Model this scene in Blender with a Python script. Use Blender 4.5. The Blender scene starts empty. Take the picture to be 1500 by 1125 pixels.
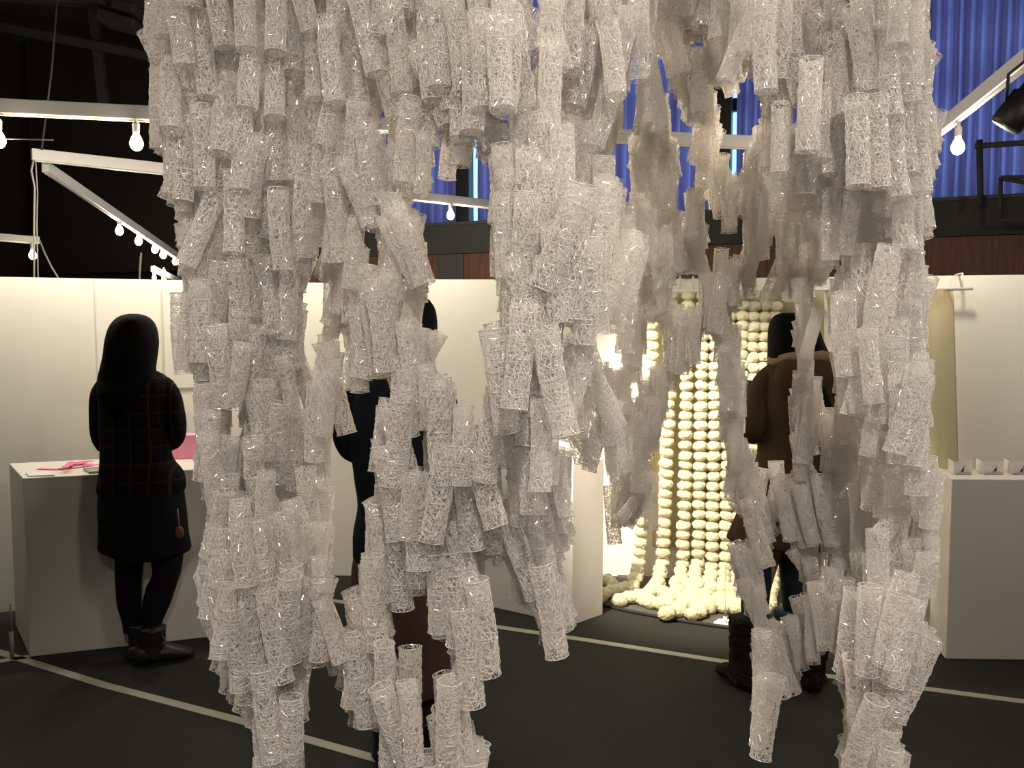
import bpy, bmesh, math, random
import numpy as np
from mathutils import Vector, Matrix, Euler, Quaternion, noise

SC = bpy.context.scene
COL = SC.collection
R = random.Random(7)
PI = math.pi

# ------------------------------------------------------------------ camera
F = 1250.0
CH = 1.55
PITCH = math.radians(4.0)
CF = Vector((0, math.cos(PITCH), -math.sin(PITCH)))
CU = Vector((0, math.sin(PITCH), math.cos(PITCH)))
CR = Vector((1, 0, 0))
CP = Vector((0, 0, CH))

def ray(x, y):
    return CF + CR * ((x - 750) / F) - CU * ((y - 562.5) / F)
def at(x, y, Y):                 # on the vertical plane Y
    d = ray(x, y); return CP + d * (Y / d.y)
def gp(x, y, z=0.0):             # on a horizontal plane
    d = ray(x, y); return CP + d * ((z - CH) / d.z)
def dp(x, y, D):                 # at a distance along the view axis
    return CP + ray(x, y) * D
def onplane(x, y, p0, p1):       # on a vertical wall through plan points p0-p1
    d = ray(x, y)
    n = Vector((p1[1] - p0[1], -(p1[0] - p0[0]), 0))
    t = (Vector((p0[0], p0[1], 0)) - CP).dot(n) / d.dot(n)
    return CP + d * t
def proj(p):
    v = p - CP; D = v.dot(CF)
    return 750 + F * v.dot(CR) / D, 562.5 - F * v.dot(CU) / D, D

cam_d = bpy.data.cameras.new('camera')
cam = bpy.data.objects.new('camera', cam_d); COL.objects.link(cam)
cam.location = CP; cam.rotation_euler = (PI / 2 - PITCH, 0, 0)
cam_d.sensor_width = 36; cam_d.lens = 30; cam_d.clip_start = 0.02; cam_d.clip_end = 100
SC.camera = cam
SC.view_settings.view_transform = 'Standard'
SC.view_settings.look = 'None'
SC.view_settings.gamma = 1
SC.view_settings.use_curve_mapping = False
SC.view_settings.exposure = 0.0
SC.cycles.max_bounces = 7; SC.cycles.diffuse_bounces = 3; SC.cycles.glossy_bounces = 3
w = bpy.data.worlds.new('world'); SC.world = w; w.use_nodes = True
w.node_tree.nodes['Background'].inputs[0].default_value = (0.9, 0.8, 0.7, 1)
w.node_tree.nodes['Background'].inputs[1].default_value = 0.012

# ------------------------------------------------------------------ materials
def mat(name, col, rough=0.6, spec=0.5, metal=0.0, noise_amt=0.0, nscale=20, bump=0.0, bscale=60, emit=None, es=0.0, trans=0.0, alpha=1.0, sheen=0.0):
    m = bpy.data.materials.new(name); m.use_nodes = True
    nt = m.node_tree; b = nt.nodes['Principled BSDF']
    b.inputs['Base Color'].default_value = (*col, 1)
    b.inputs['Roughness'].default_value = rough
    b.inputs['Specular IOR Level'].default_value = spec
    b.inputs['Metallic'].default_value = metal
    b.inputs['Transmission Weight'].default_value = trans
    b.inputs['Sheen Weight'].default_value = sheen
    b.inputs['Alpha'].default_value = alpha
    tc = nt.nodes.new('ShaderNodeTexCoord')
    if noise_amt:
        n = nt.nodes.new('ShaderNodeTexNoise'); n.inputs['Scale'].default_value = nscale; n.inputs['Detail'].default_value = 6
        nt.links.new(tc.outputs['Object'], n.inputs['Vector'])
        r = nt.nodes.new('ShaderNodeMapRange')
        r.inputs['To Min'].default_value = 1 - noise_amt; r.inputs['To Max'].default_value = 1 + noise_amt
        nt.links.new(n.outputs['Fac'], r.inputs['Value'])
        mx = nt.nodes.new('ShaderNodeVectorMath'); mx.operation = 'SCALE'
        mx.inputs[0].default_value = col
        nt.links.new(r.outputs[0], mx.inputs['Scale'])
        nt.links.new(mx.outputs[0], b.inputs['Base Color'])
    if bump:
        n = nt.nodes.new('ShaderNodeTexNoise'); n.inputs['Scale'].default_value = bscale; n.inputs['Detail'].default_value = 5
        nt.links.new(tc.outputs['Object'], n.inputs['Vector'])
        bp = nt.nodes.new('ShaderNodeBump'); bp.inputs['Strength'].default_value = bump; bp.inputs['Distance'].default_value = 0.01
        nt.links.new(n.outputs['Fac'], bp.inputs['Height']); nt.links.new(bp.outputs[0], b.inputs['Normal'])
    if emit:
        b.inputs['Emission Color'].default_value = (*emit, 1); b.inputs['Emission Strength'].default_value = es
    return m

def add_translucent(m, col, fac):
    nt = m.node_tree; b = nt.nodes['Principled BSDF']; out = nt.nodes['Material Output']
    t = nt.nodes.new('ShaderNodeBsdfTranslucent'); t.inputs['Color'].default_value = (*col, 1)
    mx = nt.nodes.new('ShaderNodeMixShader'); mx.inputs[0].default_value = fac
    nt.links.new(b.outputs[0], mx.inputs[1]); nt.links.new(t.outputs[0], mx.inputs[2])
    nt.links.new(mx.outputs[0], out.inputs['Surface'])
    return m

M = {}
M['wall'] = mat('partition_paint', (0.80, 0.76, 0.68), 0.75, noise_amt=0.03, nscale=3, bump=0.04, bscale=200)
M['plinth'] = mat('plinth_paint', (0.76, 0.71, 0.65), 0.6, noise_amt=0.03, nscale=8)
M['carpet'] = mat('carpet', (0.034, 0.033, 0.029), 0.95, spec=0.15, noise_amt=0.45, nscale=140, bump=0.5, bscale=300)
M['mat'] = mat('floor_mat', (0.085, 0.082, 0.072), 0.9, spec=0.2, noise_amt=0.3, nscale=120)
M['mat_edge'] = mat('mat_edge', (0.015, 0.015, 0.013), 0.8)
M['tape'] = mat('tape', (0.36, 0.35, 0.27), 0.6, noise_amt=0.12, nscale=15)
M['rail'] = mat('white_rail', (0.70, 0.66, 0.62), 0.45)
M['dark'] = mat('dark_wall', (0.022, 0.013, 0.010), 0.9, noise_amt=0.5, nscale=1.2)
M['ceil'] = mat('dark_ceiling', (0.02, 0.017, 0.015), 0.9, noise_amt=0.4, nscale=1)
M['beam'] = mat('dark_steel', (0.035, 0.035, 0.036), 0.6, noise_amt=0.2)
M['black'] = mat('black_metal', (0.008, 0.008, 0.009), 0.5)
M['ledge'] = mat('ledge_dark', (0.035, 0.031, 0.028), 0.8, noise_amt=0.3, nscale=6)
M['greypanel'] = mat('grey_panel', (0.05, 0.048, 0.045), 0.8)
M['window'] = mat('daylight_window', (0.2, 0.5, 0.8), 0.5, emit=(0.28, 0.62, 1.0), es=2.3)
M['bulb'] = mat('lit_bulb', (1, 1, 1), 0.3, emit=(1.0, 0.86, 0.62), es=14)
M['socket'] = mat('lamp_socket', (0.75, 0.68, 0.6), 0.4)
M['cord'] = mat('white_cord', (0.5, 0.47, 0.42), 0.5)
M['blackcord'] = mat('dark_wire', (0.05, 0.05, 0.05), 0.5)
M['pink'] = mat('pink_paper', (0.95, 0.16, 0.38), 0.6)
M['pink2'] = mat('light_pink_paper', (0.95, 0.36, 0.52), 0.6)
M['yellow'] = mat('yellow_plastic', (0.85, 0.72, 0.05), 0.4)
M['paper'] = mat('white_paper', (0.82, 0.78, 0.74), 0.6)
M['greypaper'] = mat('grey_card', (0.35, 0.34, 0.32), 0.6)
M['ink'] = mat('black_ink', (0.01, 0.01, 0.01), 0.6)
M['wool'] = mat('cream_wool', (0.92, 0.86, 0.62), 0.95, spec=0.1, sheen=0.4, bump=0.6, bscale=120)
add_translucent(M['wool'], (0.92, 0.86, 0.62), 0.3)
M['cloth'] = add_translucent(mat('cream_cloth', (0.93, 0.87, 0.68), 0.9, spec=0.1, bump=0.1, bscale=300), (0.95, 0.88, 0.68), 0.35)
M['acrylic'] = mat('clear_acrylic', (0.9, 0.92, 0.92), 0.08, trans=0.9)
M['skin'] = mat('skin', (0.55, 0.33, 0.23), 0.5, noise_amt=0.05)
M['hair'] = mat('black_hair', (0.004, 0.0035, 0.003), 0.75, spec=0.06, bump=0.2, bscale=90)
M['skirt'] = mat('black_cloth', (0.006, 0.006, 0.007), 0.9, spec=0.15)
M['tights'] = mat('black_tights', (0.007, 0.006, 0.006), 0.8, spec=0.2)
M['boot'] = mat('black_leather', (0.010, 0.009, 0.008), 0.45)
M['lace'] = mat('grey_lace', (0.22, 0.2, 0.19), 0.7)
M['navy'] = mat('navy_cloth', (0.007, 0.009, 0.014), 0.9, spec=0.15, bump=0.2, bscale=25)
M['brownskirt'] = mat('brown_skirt', (0.055, 0.022, 0.014), 0.9, noise_amt=0.3, nscale=8, bump=0.3, bscale=18)
M['coat'] = mat('brown_coat', (0.075, 0.043, 0.022), 0.95, spec=0.1, noise_amt=0.15, nscale=30, bump=0.25, bscale=14)
M['fur'] = mat('tan_fur', (0.30, 0.20, 0.12), 0.95, spec=0.1, bump=0.8, bscale=80)
M['darkfur'] = mat('dark_fur', (0.022, 0.016, 0.012), 0.95, spec=0.1, noise_amt=0.6, nscale=60, bump=1.0, bscale=70)
M['jeans'] = mat('dark_denim', (0.012, 0.02, 0.035), 0.85, noise_amt=0.3, nscale=60)
M['denim2'] = mat('faded_denim', (0.06, 0.09, 0.11), 0.85)
M['redcharm'] = mat('red_charm', (0.16, 0.05, 0.04), 0.5)
M['grey'] = mat('grey_metal', (0.3, 0.29, 0.27), 0.4, metal=0.3)

# blue curtain: cloth lit from the windows behind it
mc = mat('blue_curtain', (0.09, 0.09, 0.26), 0.9, spec=0.1)
add_translucent(mc, (0.74, 0.48, 0.76), 0.6); M['curtain'] = mc

# wood band
mw = bpy.data.materials.new('wood_boards'); mw.use_nodes = True
nt = mw.node_tree; b = nt.nodes['Principled BSDF']; b.inputs['Roughness'].default_value = 0.6
tc = nt.nodes.new('ShaderNodeTexCoord'); mp = nt.nodes.new('ShaderNodeMapping'); mp.inputs['Scale'].default_value = (14, 14, 1.2)
n = nt.nodes.new('ShaderNodeTexNoise'); n.inputs['Scale'].default_value = 2.5; n.inputs['Detail'].default_value = 8
cr = nt.nodes.new('ShaderNodeValToRGB')
cr.color_ramp.elements[0].color = (0.055, 0.016, 0.006, 1); cr.color_ramp.elements[0].position = 0.3
cr.color_ramp.elements[1].color = (0.17, 0.052, 0.016, 1); cr.color_ramp.elements[1].position = 0.75
nt.links.new(tc.outputs['Object'], mp.inputs[0]); nt.links.new(mp.outputs[0], n.inputs['Vector'])
nt.links.new(n.outputs['Fac'], cr.inputs[0]); nt.links.new(cr.outputs[0], b.inputs['Base Color'])
M['wood'] = mw

# plaid shirt
mpd = bpy.data.materials.new('dark_plaid'); mpd.use_nodes = True
nt = mpd.node_tree; b = nt.nodes['Principled BSDF']; b.inputs['Roughness'].default_value = 0.9; b.inputs['Specular IOR Level'].default_value = 0.1
tc = nt.nodes.new('ShaderNodeTexCoord')
prev = None
for axis, sc, colr in (('X', 13.0, (0.035, 0.028, 0.02)), ('Z', 13.0, (0.03, 0.012, 0.011)), ('X', 26.0, (0.016, 0.014, 0.012))):
    sp = nt.nodes.new('ShaderNodeSeparateXYZ'); nt.links.new(tc.outputs['Object'], sp.inputs[0])
    mu = nt.nodes.new('ShaderNodeMath'); mu.operation = 'MULTIPLY'; mu.inputs[1].default_value = sc
    nt.links.new(sp.outputs[axis], mu.inputs[0])
    fr = nt.nodes.new('ShaderNodeMath'); fr.operation = 'FRACT'; nt.links.new(mu.outputs[0], fr.inputs[0])
    lt = nt.nodes.new('ShaderNodeMath'); lt.operation = 'LESS_THAN'; lt.inputs[1].default_value = 0.12
    nt.links.new(fr.outputs[0], lt.inputs[0])
    mx = nt.nodes.new('ShaderNodeMix'); mx.data_type = 'RGBA'
    nt.links.new(lt.outputs[0], mx.inputs[0])
    if prev is None: mx.inputs[6].default_value = (0.007, 0.006, 0.006, 1)
    else: nt.links.new(prev, mx.inputs[6])
    mx.inputs[7].default_value = (*colr, 1)
    prev = mx.outputs[2]
nt.links.new(prev, b.inputs['Base Color'])
M['plaid'] = mpd

# clear plastic filament of the net tubes
mf = bpy.data.materials.new('frosted_filament'); mf.use_nodes = True
nt = mf.node_tree; b = nt.nodes['Principled BSDF']
b.inputs['Base Color'].default_value = (0.93, 0.89, 0.84, 1)
b.inputs['Roughness'].default_value = 0.12
b.inputs['Specular IOR Level'].default_value = 1.0
b.inputs['IOR'].default_value = 1.5
add_translucent(mf, (0.96, 0.92, 0.87), 0.5)
M['filament'] = mf

# ------------------------------------------------------------------ object helpers
def link(name, me, m, parent=None):
    o = bpy.data.objects.new(name, me); COL.objects.link(o)
    if m is not None: me.materials.append(m)
    if parent is not None: o.parent = parent
    return o
def finish(name, bm, m, parent=None, smooth=False):
    me = bpy.data.meshes.new(name)
    bmesh.ops.recalc_face_normals(bm, faces=bm.faces)
    bm.to_mesh(me); bm.free()
    if smooth: me.polygons.foreach_set('use_smooth', [True] * len(me.polygons))
    return link(name, me, m, parent)
def tag(o, label=None, cat=None, group=None, kind=None):
    if label: o['label'] = label
    if cat: o['category'] = cat
    if group: o['group'] = group
    if kind: o['kind'] = kind
    return o
def thing(name, label, cat, group=None, loc=(0, 0, 0)):
    o = bpy.data.objects.new(name, None); COL.objects.link(o); o.location = loc
    o.empty_display_size = 0.1
    return tag(o, label, cat, group)
def setkids(root):               # children were built in world space: keep them there
    for c in root.children: c.matrix_parent_inverse = Matrix.Translation(-Vector(root.location))

def box(bm, x0, x1, y0, y1, z0, z1, mtx=None):
    vs = [bm.verts.new(v) for v in ((x0,y0,z0),(x1,y0,z0),(x1,y1,z0),(x0,y1,z0),(x0,y0,z1),(x1,y0,z1),(x1,y1,z1),(x0,y1,z1))]
    for f in ((0,3,2,1),(4,5,6,7),(0,1,5,4),(1,2,6,5),(2,3,7,6),(3,0,4,7)): bm.faces.new([vs[i] for i in f])
    if mtx: bmesh.ops.transform(bm, matrix=mtx, verts=vs)
    return vs
def prism(bm, pts, z0, z1):      # plan polygon extruded
    a = [bm.verts.new((p[0], p[1], z0)) for p in pts]; c = [bm.verts.new((p[0], p[1], z1)) for p in pts]
    n = len(pts)
    bm.faces.new(a[::-1]); bm.faces.new(c)
    for i in range(n): bm.faces.new((a[i], a[(i+1)%n], c[(i+1)%n], c[i]))
def bevel(bm, r=0.004, seg=2):
    bmesh.ops.bevel(bm, geom=list(bm.edges), offset=r, segments=seg, affect='EDGES', profile=0.5)
def slab(p0, p1, z0, z1, th, bm):
    d = Vector((p1[0]-p0[0], p1[1]-p0[1])); d.normalize(); n = Vector((-d.y, d.x))
    if n.y < 0: n = -n
    a = Vector(p0[:2]); c = Vector(p1[:2])
    prism(bm, [a, c, c + n*th, a + n*th], z0, z1)
def tube(bm, pts, r, seg=8, cap=True):
    pts = [Vector(p) for p in pts]; rs = r if isinstance(r, (list, tuple)) else [r]*len(pts)
    prev = None; rings = []
    for i, p in enumerate(pts):
        t = (pts[min(i+1, len(pts)-1)] - pts[max(i-1, 0)]).normalized()
        if prev is None:
            u = t.orthogonal().normalized()
        else:
            u = (prev - t * prev.dot(t)).normalized()
        prev = u; v = t.cross(u)
        rings.append([bm.verts.new(p + (u*math.cos(2*PI*k/seg) + v*math.sin(2*PI*k/seg))*rs[i]) for k in range(seg)])
    for a, c in zip(rings, rings[1:]):
        for k in range(seg): bm.faces.new((a[k], a[(k+1)%seg], c[(k+1)%seg], c[k]))
    if cap: bm.faces.new(rings[0][::-1]); bm.faces.new(rings[-1])
def loft(bm, rings, seg=24, wob=0.0, seed=0, cap=True):
    """rings: (cx,cy,cz,rx,ry)"""
    L = []
    for j, (cx, cy, cz, rx, ry) in enumerate(rings):
        ring = []
        for k in range(seg):
            a = 2*PI*k/seg
            q = 1 + wob*noise.noise(Vector((math.cos(a)*2+seed, math.sin(a)*2, cz*7)))
            ring.append(bm.verts.new((cx+rx*q*math.cos(a), cy+ry*q*math.sin(a), cz)))
        L.append(ring)
    for a, c in zip(L, L[1:]):
        for k in range(seg): bm.faces.new((a[k], a[(k+1)%seg], c[(k+1)%seg], c[k]))
    if cap: bm.faces.new(L[0][::-1]); bm.faces.new(L[-1])
def smooth_rings(rs, n=4):
    out = []
    for i in range(len(rs)-1):
        p0 = rs[max(i-1, 0)]; p1 = rs[i]; p2 = rs[i+1]; p3 = rs[min(i+2, len(rs)-1)]
        for k in range(n):
            t = k/n
            out.append(tuple(0.5*((2*b)+(-a+c)*t+(2*a-5*b+4*c-d)*t*t+(-a+3*b-3*c+d)*t**3) for a, b, c, d in zip(p0, p1, p2, p3)))
    out.append(rs[-1]); return out
def wire_thing(name, pts, r, m, label, cat, group=None):
    bm = bmesh.new(); tube(bm, pts, r, 6)
    return tag(finish(name, bm, m, smooth=True), label, cat, group)

# ------------------------------------------------------------------ room shell
bm = bmesh.new(); box(bm, -8, 8, -3, 13, -0.1, 0); tag(finish('floor', bm, M['carpet']), kind='structure')
bm = bmesh.new(); box(bm, -8, 8, -3, 13, 5.2, 5.35); tag(finish('ceiling', bm, M['ceil']), kind='structure')
LW0 = gp(0, 897); LW1 = gp(487, 843)
dL = (LW1 - LW0).normalized()
LWs = LW0 - dL * 1.7
BW1 = gp(885, 843)
RWm = at(1350, 500, 4.80); RWd = (Vector((RWm.x, RWm.y)) - Vector((BW1.x, BW1.y))).normalized()
RWe = Vector((BW1.x, BW1.y)) + RWd * 3.6
ZT = 1.82
bm = bmesh.new(); slab(LWs, LW1, 0.0, ZT - 0.02, 0.05, bm)
wl = tag(finish('wall_left', bm, M['wall']), kind='structure')
bm = bmesh.new(); slab(LW1, BW1, 0.0, ZT, 0.05, bm)
tag(finish('wall_back', bm, M['wall']), kind='structure')
bm = bmesh.new(); slab(BW1, RWe, 0.0, ZT, 0.05, bm)
tag(finish('wall_right', bm, M['wall']), kind='structure')
# panel joints of the left partition: narrow aluminium-thin battens in the seams
a = onplane(139, 420, LWs, LW1)
bm = bmesh.new(); box(bm, a.x-0.004, a.x+0.004, a.y-0.004, a.y+0.006, 0, ZT-0.022); tag(finish('trim_1', bm, M['plinth']), kind='structure')
# outer dark shell
bm = bmesh.new(); box(bm, -7.6, -1.6, 11.5, 11.7, 0, 5.2); tag(finish('wall_far_left', bm, M['dark']), kind='structure')
bm = bmesh.new(); box(bm, -7.7, -7.5, -3, 11.7, 0, 5.2); tag(finish('wall_side_left', bm, M['dark']), kind='structure')
bm = bmesh.new(); box(bm, 7.5, 7.7, -3, 11.7, 0, 5.2); tag(finish('wall_side_right', bm, M['dark']), kind='structure')
bm = bmesh.new(); box(bm, -7.7, 7.7, -2.9, -2.7, 0, 5.2); tag(finish('wall_front', bm, M['dark']), kind='structure')
# the hall's far wall, running nearer to the right
FW0 = Vector((-1.9, 9.45)); _a = at(650, 400, 9.0); _b = at(1420, 400, 7.15)
FA = Vector((_a.x, _a.y)); FB = Vector((_b.x, _b.y)); FD = (FB - FA).normalized(); FN = Vector((-FD.y, FD.x))
F0 = FA - FD * 2.0; F1 = FB + FD * 2.6
ZW, ZC = 2.28, 2.60
bm = bmesh.new(); slab(F0, F1, 0.0, ZW, 0.15, bm); tag(finish('wall_far_back', bm, M['wood']), kind='structure')
# the ledge standing out above the wooden boards
bm = bmesh.new(); slab(F0 - FN*0.06, F1 - FN*0.06, ZW, ZC, 0.30, bm); tag(finish('trim_2', bm, M['ledge']), kind='structure')
bm = bmesh.new(); slab(F0 - FN*0.09, F1 - FN*0.09, ZC-0.03, ZC, 0.33, bm); tag(finish('trim_3', bm, M['beam']), kind='structure')
for i, (xa, xb) in enumerate(((641, 680),)):
    pa = onplane(xa, 395, F0, F1); pb = onplane(xb, 395, F0, F1)
    bm = bmesh.new(); slab(Vector((pa.x, pa.y)) - FN*0.02, Vector((pb.x, pb.y)) - FN*0.02, 1.2, ZW-0.003, 0.019, bm)
    tag(finish('wall_panel', bm, M['greypanel']), 'dark grey panel set between the reddish wooden boards above the partition', 'panel')
# window wall behind the curtains
WO = FN * 0.55
bm = bmesh.new(); slab(F0 + WO, F1 + WO, ZC, 5.2, 0.05, bm); tag(finish('window_1', bm, M['window']), kind='structure')
bm = bmesh.new(); slab(F0 - FD*0.1, F0, 0, 5.2, 1.2, bm); tag(finish('wall_return', bm, M['dark']), kind='structure')
bm = bmesh.new(); slab(F0 - FD*4, F0 , 2.2, 5.2, 0.2, bm); tag(finish('wall_far_corner', bm, M['dark']), kind='structure')

# dark pillars and curtain widths with gaps
def fw(px):
    p = onplane(px, 250, F0, F1); return (Vector((p.x, p.y)) - F0).dot(FD)
def curtain(s0, s1, label, seed):
    r = random.Random(seed); bm = bmesh.new(); n = max(8, int((s1-s0)/0.012)); cols = []
    for i in range(n+1):
        s = s0 + (s1-s0)*i/n
        off = 0.11 + 0.05*math.sin(s*2*PI/0.095 + 2.2*math.sin(s*3.1+seed)) + 0.03*math.sin(s*2*PI/0.27 + seed)
        p = F0 + FD*s + FN*off
        cols.append([bm.verts.new((p.x + FN.x*0.01*math.sin(z*3+s*9), p.y, z)) for z in (ZC+0.012, 3.0, 3.5, 4.0, 4.6, 5.15)])
    for a, c in zip(cols, cols[1:]):
        for k in range(5): bm.faces.new((a[k], c[k], c[k+1], a[k+1]))
    ret = bmesh.ops.solidify(bm, geom=list(bm.faces), thickness=0.004)
    o = finish('blue_curtain', bm, M['curtain'], smooth=True)
    tag(o, label, 'curtain')
Ltot = (F1 - F0).length
gaps = [fw(659), fw(695), fw(855), fw(861), fw(1036), fw(1075)]
curtain(0.05, gaps[0], 'blue curtain with vertical folds left of the lit slit by the middle bulb', 1)
curtain(gaps[1], gaps[2], 'blue curtain width between the two left light slits, above the partition', 2)
curtain(gaps[3], gaps[4], 'blue curtain width seen in slivers left of the cyan light slit', 3)
curtain(gaps[5], Ltot-0.1, 'widest blue curtain, reaching from the cyan slit to the right edge of the photo', 4)
for i, (xa, xb) in enumerate(((657, 677), (1034, 1066))):
    s0, s1 = fw(xa), fw(xb); p0 = F0 + FD*s0; p1 = F0 + FD*s1
    bm = bmesh.new(); slab(p0 + FN*0.16, p1 + FN*0.16, ZC, 5.2, 0.12, bm)
    tag(finish('window_post', bm, M['black']), ['black post left of the light slit above the middle bulb', 'black post left of the bright cyan light slit'][i], 'post')

for zz in (3.55, 4.12):
    bm = bmesh.new(); slab(F0 + FN*0.30, F1 + FN*0.30, zz, zz+0.12, 0.06, bm); tag(finish('trim_%d' % (4 if zz < 4 else 5), bm, M['beam']), kind='structure')
# ceiling steel
def beam(name, p, q, r, label):
    bm = bmesh.new(); d = (Vector(q)-Vector(p)); L = d.length
    box(bm, -r, r, 0, L, -r*1.3, r*1.3)
    o = finish(name, bm, M['beam']); o.location = p; o.rotation_euler = d.to_track_quat('Y', 'Z').to_euler()
    tag(o, label, 'beam'); return o
beam('roof_beam', at(-60, 28, 9), at(400, 118, 9.0), 0.03, 'thin dark steel bar sloping down to the right at the top left')
beam('roof_beam', at(128, -60, 9.2), at(152, 150, 9.2), 0.035, 'dark upright steel bar near the top left corner')
beam('roof_beam', at(-100, -20, 8.5), at(420, 20, 10), 0.06, 'dark roof beam crossing the top left corner')
for i, (x0, y0, x1, y1) in enumerate(((140, 2, 160, 10), (150, 22, 178, 38), (175, 30, 205, 45), (172, 8, 205, 22))):
    bm = bmesh.new(); p = at((x0+x1)/2, (y0+y1)/2, 8.8); wd = (x1-x0)/F*8.8; hg = (y1-y0)/F*8.8
    box(bm, -wd/2, wd/2, -0.15, 0.15, -hg/2, hg/2); bevel(bm, 0.02)
    o = finish('roof_duct', bm, M['ledge']); o.location = p; o.rotation_euler = (0, 0.25, 0)
    tag(o, 'dim grey duct box high up among the dark roof beams, left of the tubes', 'duct', 'duct boxes under the roof')

# gallery railing and stage lamp at the far right
def rd(px, py): return onplane(px, py, F0 - FN*0.5, F1 - FN*0.5)
rt = thing('gallery_railing', 'black pipe railing with a square gate before the right-hand blue curtain', 'railing')
bm = bmesh.new(); tube(bm, [rd(1428, 214), rd(1700, 196)], 0.022); finish('top_rail', bm, M['ledge'], rt, True)
bm = bmesh.new(); tube(bm, [rd(1435, 205), rd(1436, 300)], 0.024); finish('rail_post', bm, M['ledge'], rt, True)
for k, (x0, y0, x1, y1) in enumerate(((1466, 260, 1700, 256), (1466, 260, 1465, 322), (1465, 322, 1700, 325), (1468, 262, 1700, 300))):
    bm = bmesh.new(); tube(bm, [rd(x0, y0), rd(x1, y1)], 0.016); finish('gate_bar', bm, M['ledge'], rt, True)
RZ = 2.62
st = thing('stage_lamp', 'black stage spotlight hanging at the right edge under the white rail', 'lamp')
p = dp(1500, 150, 3.1)
bm = bmesh.new()
rr = [(0, 0, z, q, q) for z, q in ((-0.10, 0.052), (-0.09, 0.058), (0.02, 0.058), (0.03, 0.045), (0.10, 0.042), (0.12, 0.02))]
loft(bm, rr, 20); o = finish('lamp_body', bm, M['black'], st, True); o.location = p; o.rotation_euler = (0.3, 0.55, 0)
bm = bmesh.new(); tube(bm, [p + Vector((-0.065, 0, 0)), p + Vector((-0.06, 0, 0.10)), p + Vector((0.0, 0, 0.15)), p + Vector((0.06, 0, 0.10)), p + Vector((0.065, 0, 0))], 0.006)
finish('bracket', bm, M['black'], st, True)
bm = bmesh.new(); tube(bm, [p + Vector((0, 0, 0.14)), Vector((p.x, p.y, RZ+0.2))], 0.008); finish('hanger', bm, M['black'], st, True)

# ------------------------------------------------------------------ white light rails and bulbs
def rail(name, a, b, label, hh=0.036, ww=0.022):
    d = (b - a); L = d.length; t = thing(name, label, 'light rail', None, a)
    bm = bmesh.new(); box(bm, -ww, ww, 0, L, -hh, hh); bevel(bm, 0.004)
    o = finish('rail_bar', bm, M['rail'], t)
    bm = bmesh.new(); box(bm, -ww*0.45, ww*0.45, 0.02, L-0.02, -hh-0.007, -hh-0.0005); finish('track_slot', bm, M['socket'], t)
    t.rotation_euler = d.to_track_quat('Y', 'Z').to_euler()
    return t
def rp(x, y): return gp(x, y, RZ)
r1a, r1b = rp(-330, 140), rp(1215, 214)
rail('light_rail', r1a, r1b, 'long white light rail running across the photo at the top left')
r2a, r2b = rp(46, 226), rp(830, 311)
rail('light_rail', r2a, r2b, 'white light rail from the left corner joint towards the bulb in the middle')
r3a, r3b = rp(62, 236), dp(290, 396, 10.2)
rail('light_rail', r3a + Vector((0, .03, -.03)), r3b, 'white light rail receding from the corner joint with a row of bulbs')
r5a, r5b = rp(1345, 214), rp(1640, -25)
rail('light_rail', r5a, r5b, 'white light rail rising to the right edge before the blue curtain')
r4a, r4b = dp(-200, 330, 7.0), dp(58, 352, 7.6)
rail('light_rail', r4a, r4b, 'short far white rail end at the left edge below the corner joint', 0.03)
r6a, r6b = dp(224, 394, 8.6), dp(270, 415, 10.2)
rail('light_rail', r6a, r6b, 'smallest and farthest white rail just above the left partition', 0.03)

LIGHTS = []
def bulb(px, py, label, D=None, power=14, zoff=0.0, r=0.033, group=None):
    D, ztop = D
    """bulb whose centre shows at px,py; D: depth"""
    c = dp(px, py, D)
    t = thing('light_bulb', label, 'lamp', group, (c.x, c.y, c.z + 0.11))
    bm = bmesh.new()
    rr = smooth_rings([(0, 0, -0.11-r, 0.003, 0.003), (0, 0, -0.11-r*0.8, r*0.6, r*0.6), (0, 0, -0.11, r, r), (0, 0, -0.11+r*0.9, r*0.75, r*0.75), (0, 0, -0.06, 0.014, 0.014), (0, 0, -0.05, 0.013, 0.013)], 4)
    loft(bm, rr, 18); finish('glass_bulb', bm, M['bulb'], t, True)
    bm = bmesh.new(); loft(bm, [(0, 0, -0.052, 0.017, 0.017), (0, 0, -0.01, 0.018, 0.018), (0, 0, 0.0, 0.012, 0.012)], 14); finish('lamp_socket', bm, M['socket'], t)
    bm = bmesh.new(); tube(bm, [(0, 0, 0.0), (0, 0, max(0.015, ztop - 0.036 - t.location.z))], 0.009); finish('stem', bm, M['socket'], t)
    l = bpy.data.lights.new('bulb_light', 'POINT'); l.energy = power; l.color = (1.0, 0.92, 0.75); l.shadow_soft_size = 0.05
    lo = bpy.data.objects.new('bulb_light', l); COL.objects.link(lo); lo.location = (c.x, c.y, c.z - r - 0.055)
    return t
def railD(a, b, px):            # camera depth of the rail where it shows at column px
    best = None
    for i in range(401):
        p = a.lerp(b, i/400); q = proj(p)
        if q[2] > 0.1 and (best is None or abs(q[0]-px) < best[0]): best = (abs(q[0]-px), q[2], p.z)
    return best[1:]
PW = 27
bulb(-2, 207, 'bright bulb at the left edge on the long top rail', railD(r1a, r1b, -2), PW)
bulb(200, 211, 'bright bulb on the long top rail just left of the hanging tubes', railD(r1a, r1b, 200), PW)
bulb(400, 228, 'bulb shining through the upper left mass of tubes', railD(r1a, r1b, 400), PW)
bulb(609, 231, 'bulb behind the tubes left of the blue window slit', railD(r1a, r1b, 609), PW)
bulb(540, 318, 'bulb glowing behind the tubes left of the middle bulb', railD(r2a, r2b, 540), PW)
bulb(660, 316, 'clear bright bulb in the middle gap between the tubes', railD(r2a, r2b, 660), PW)
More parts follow.
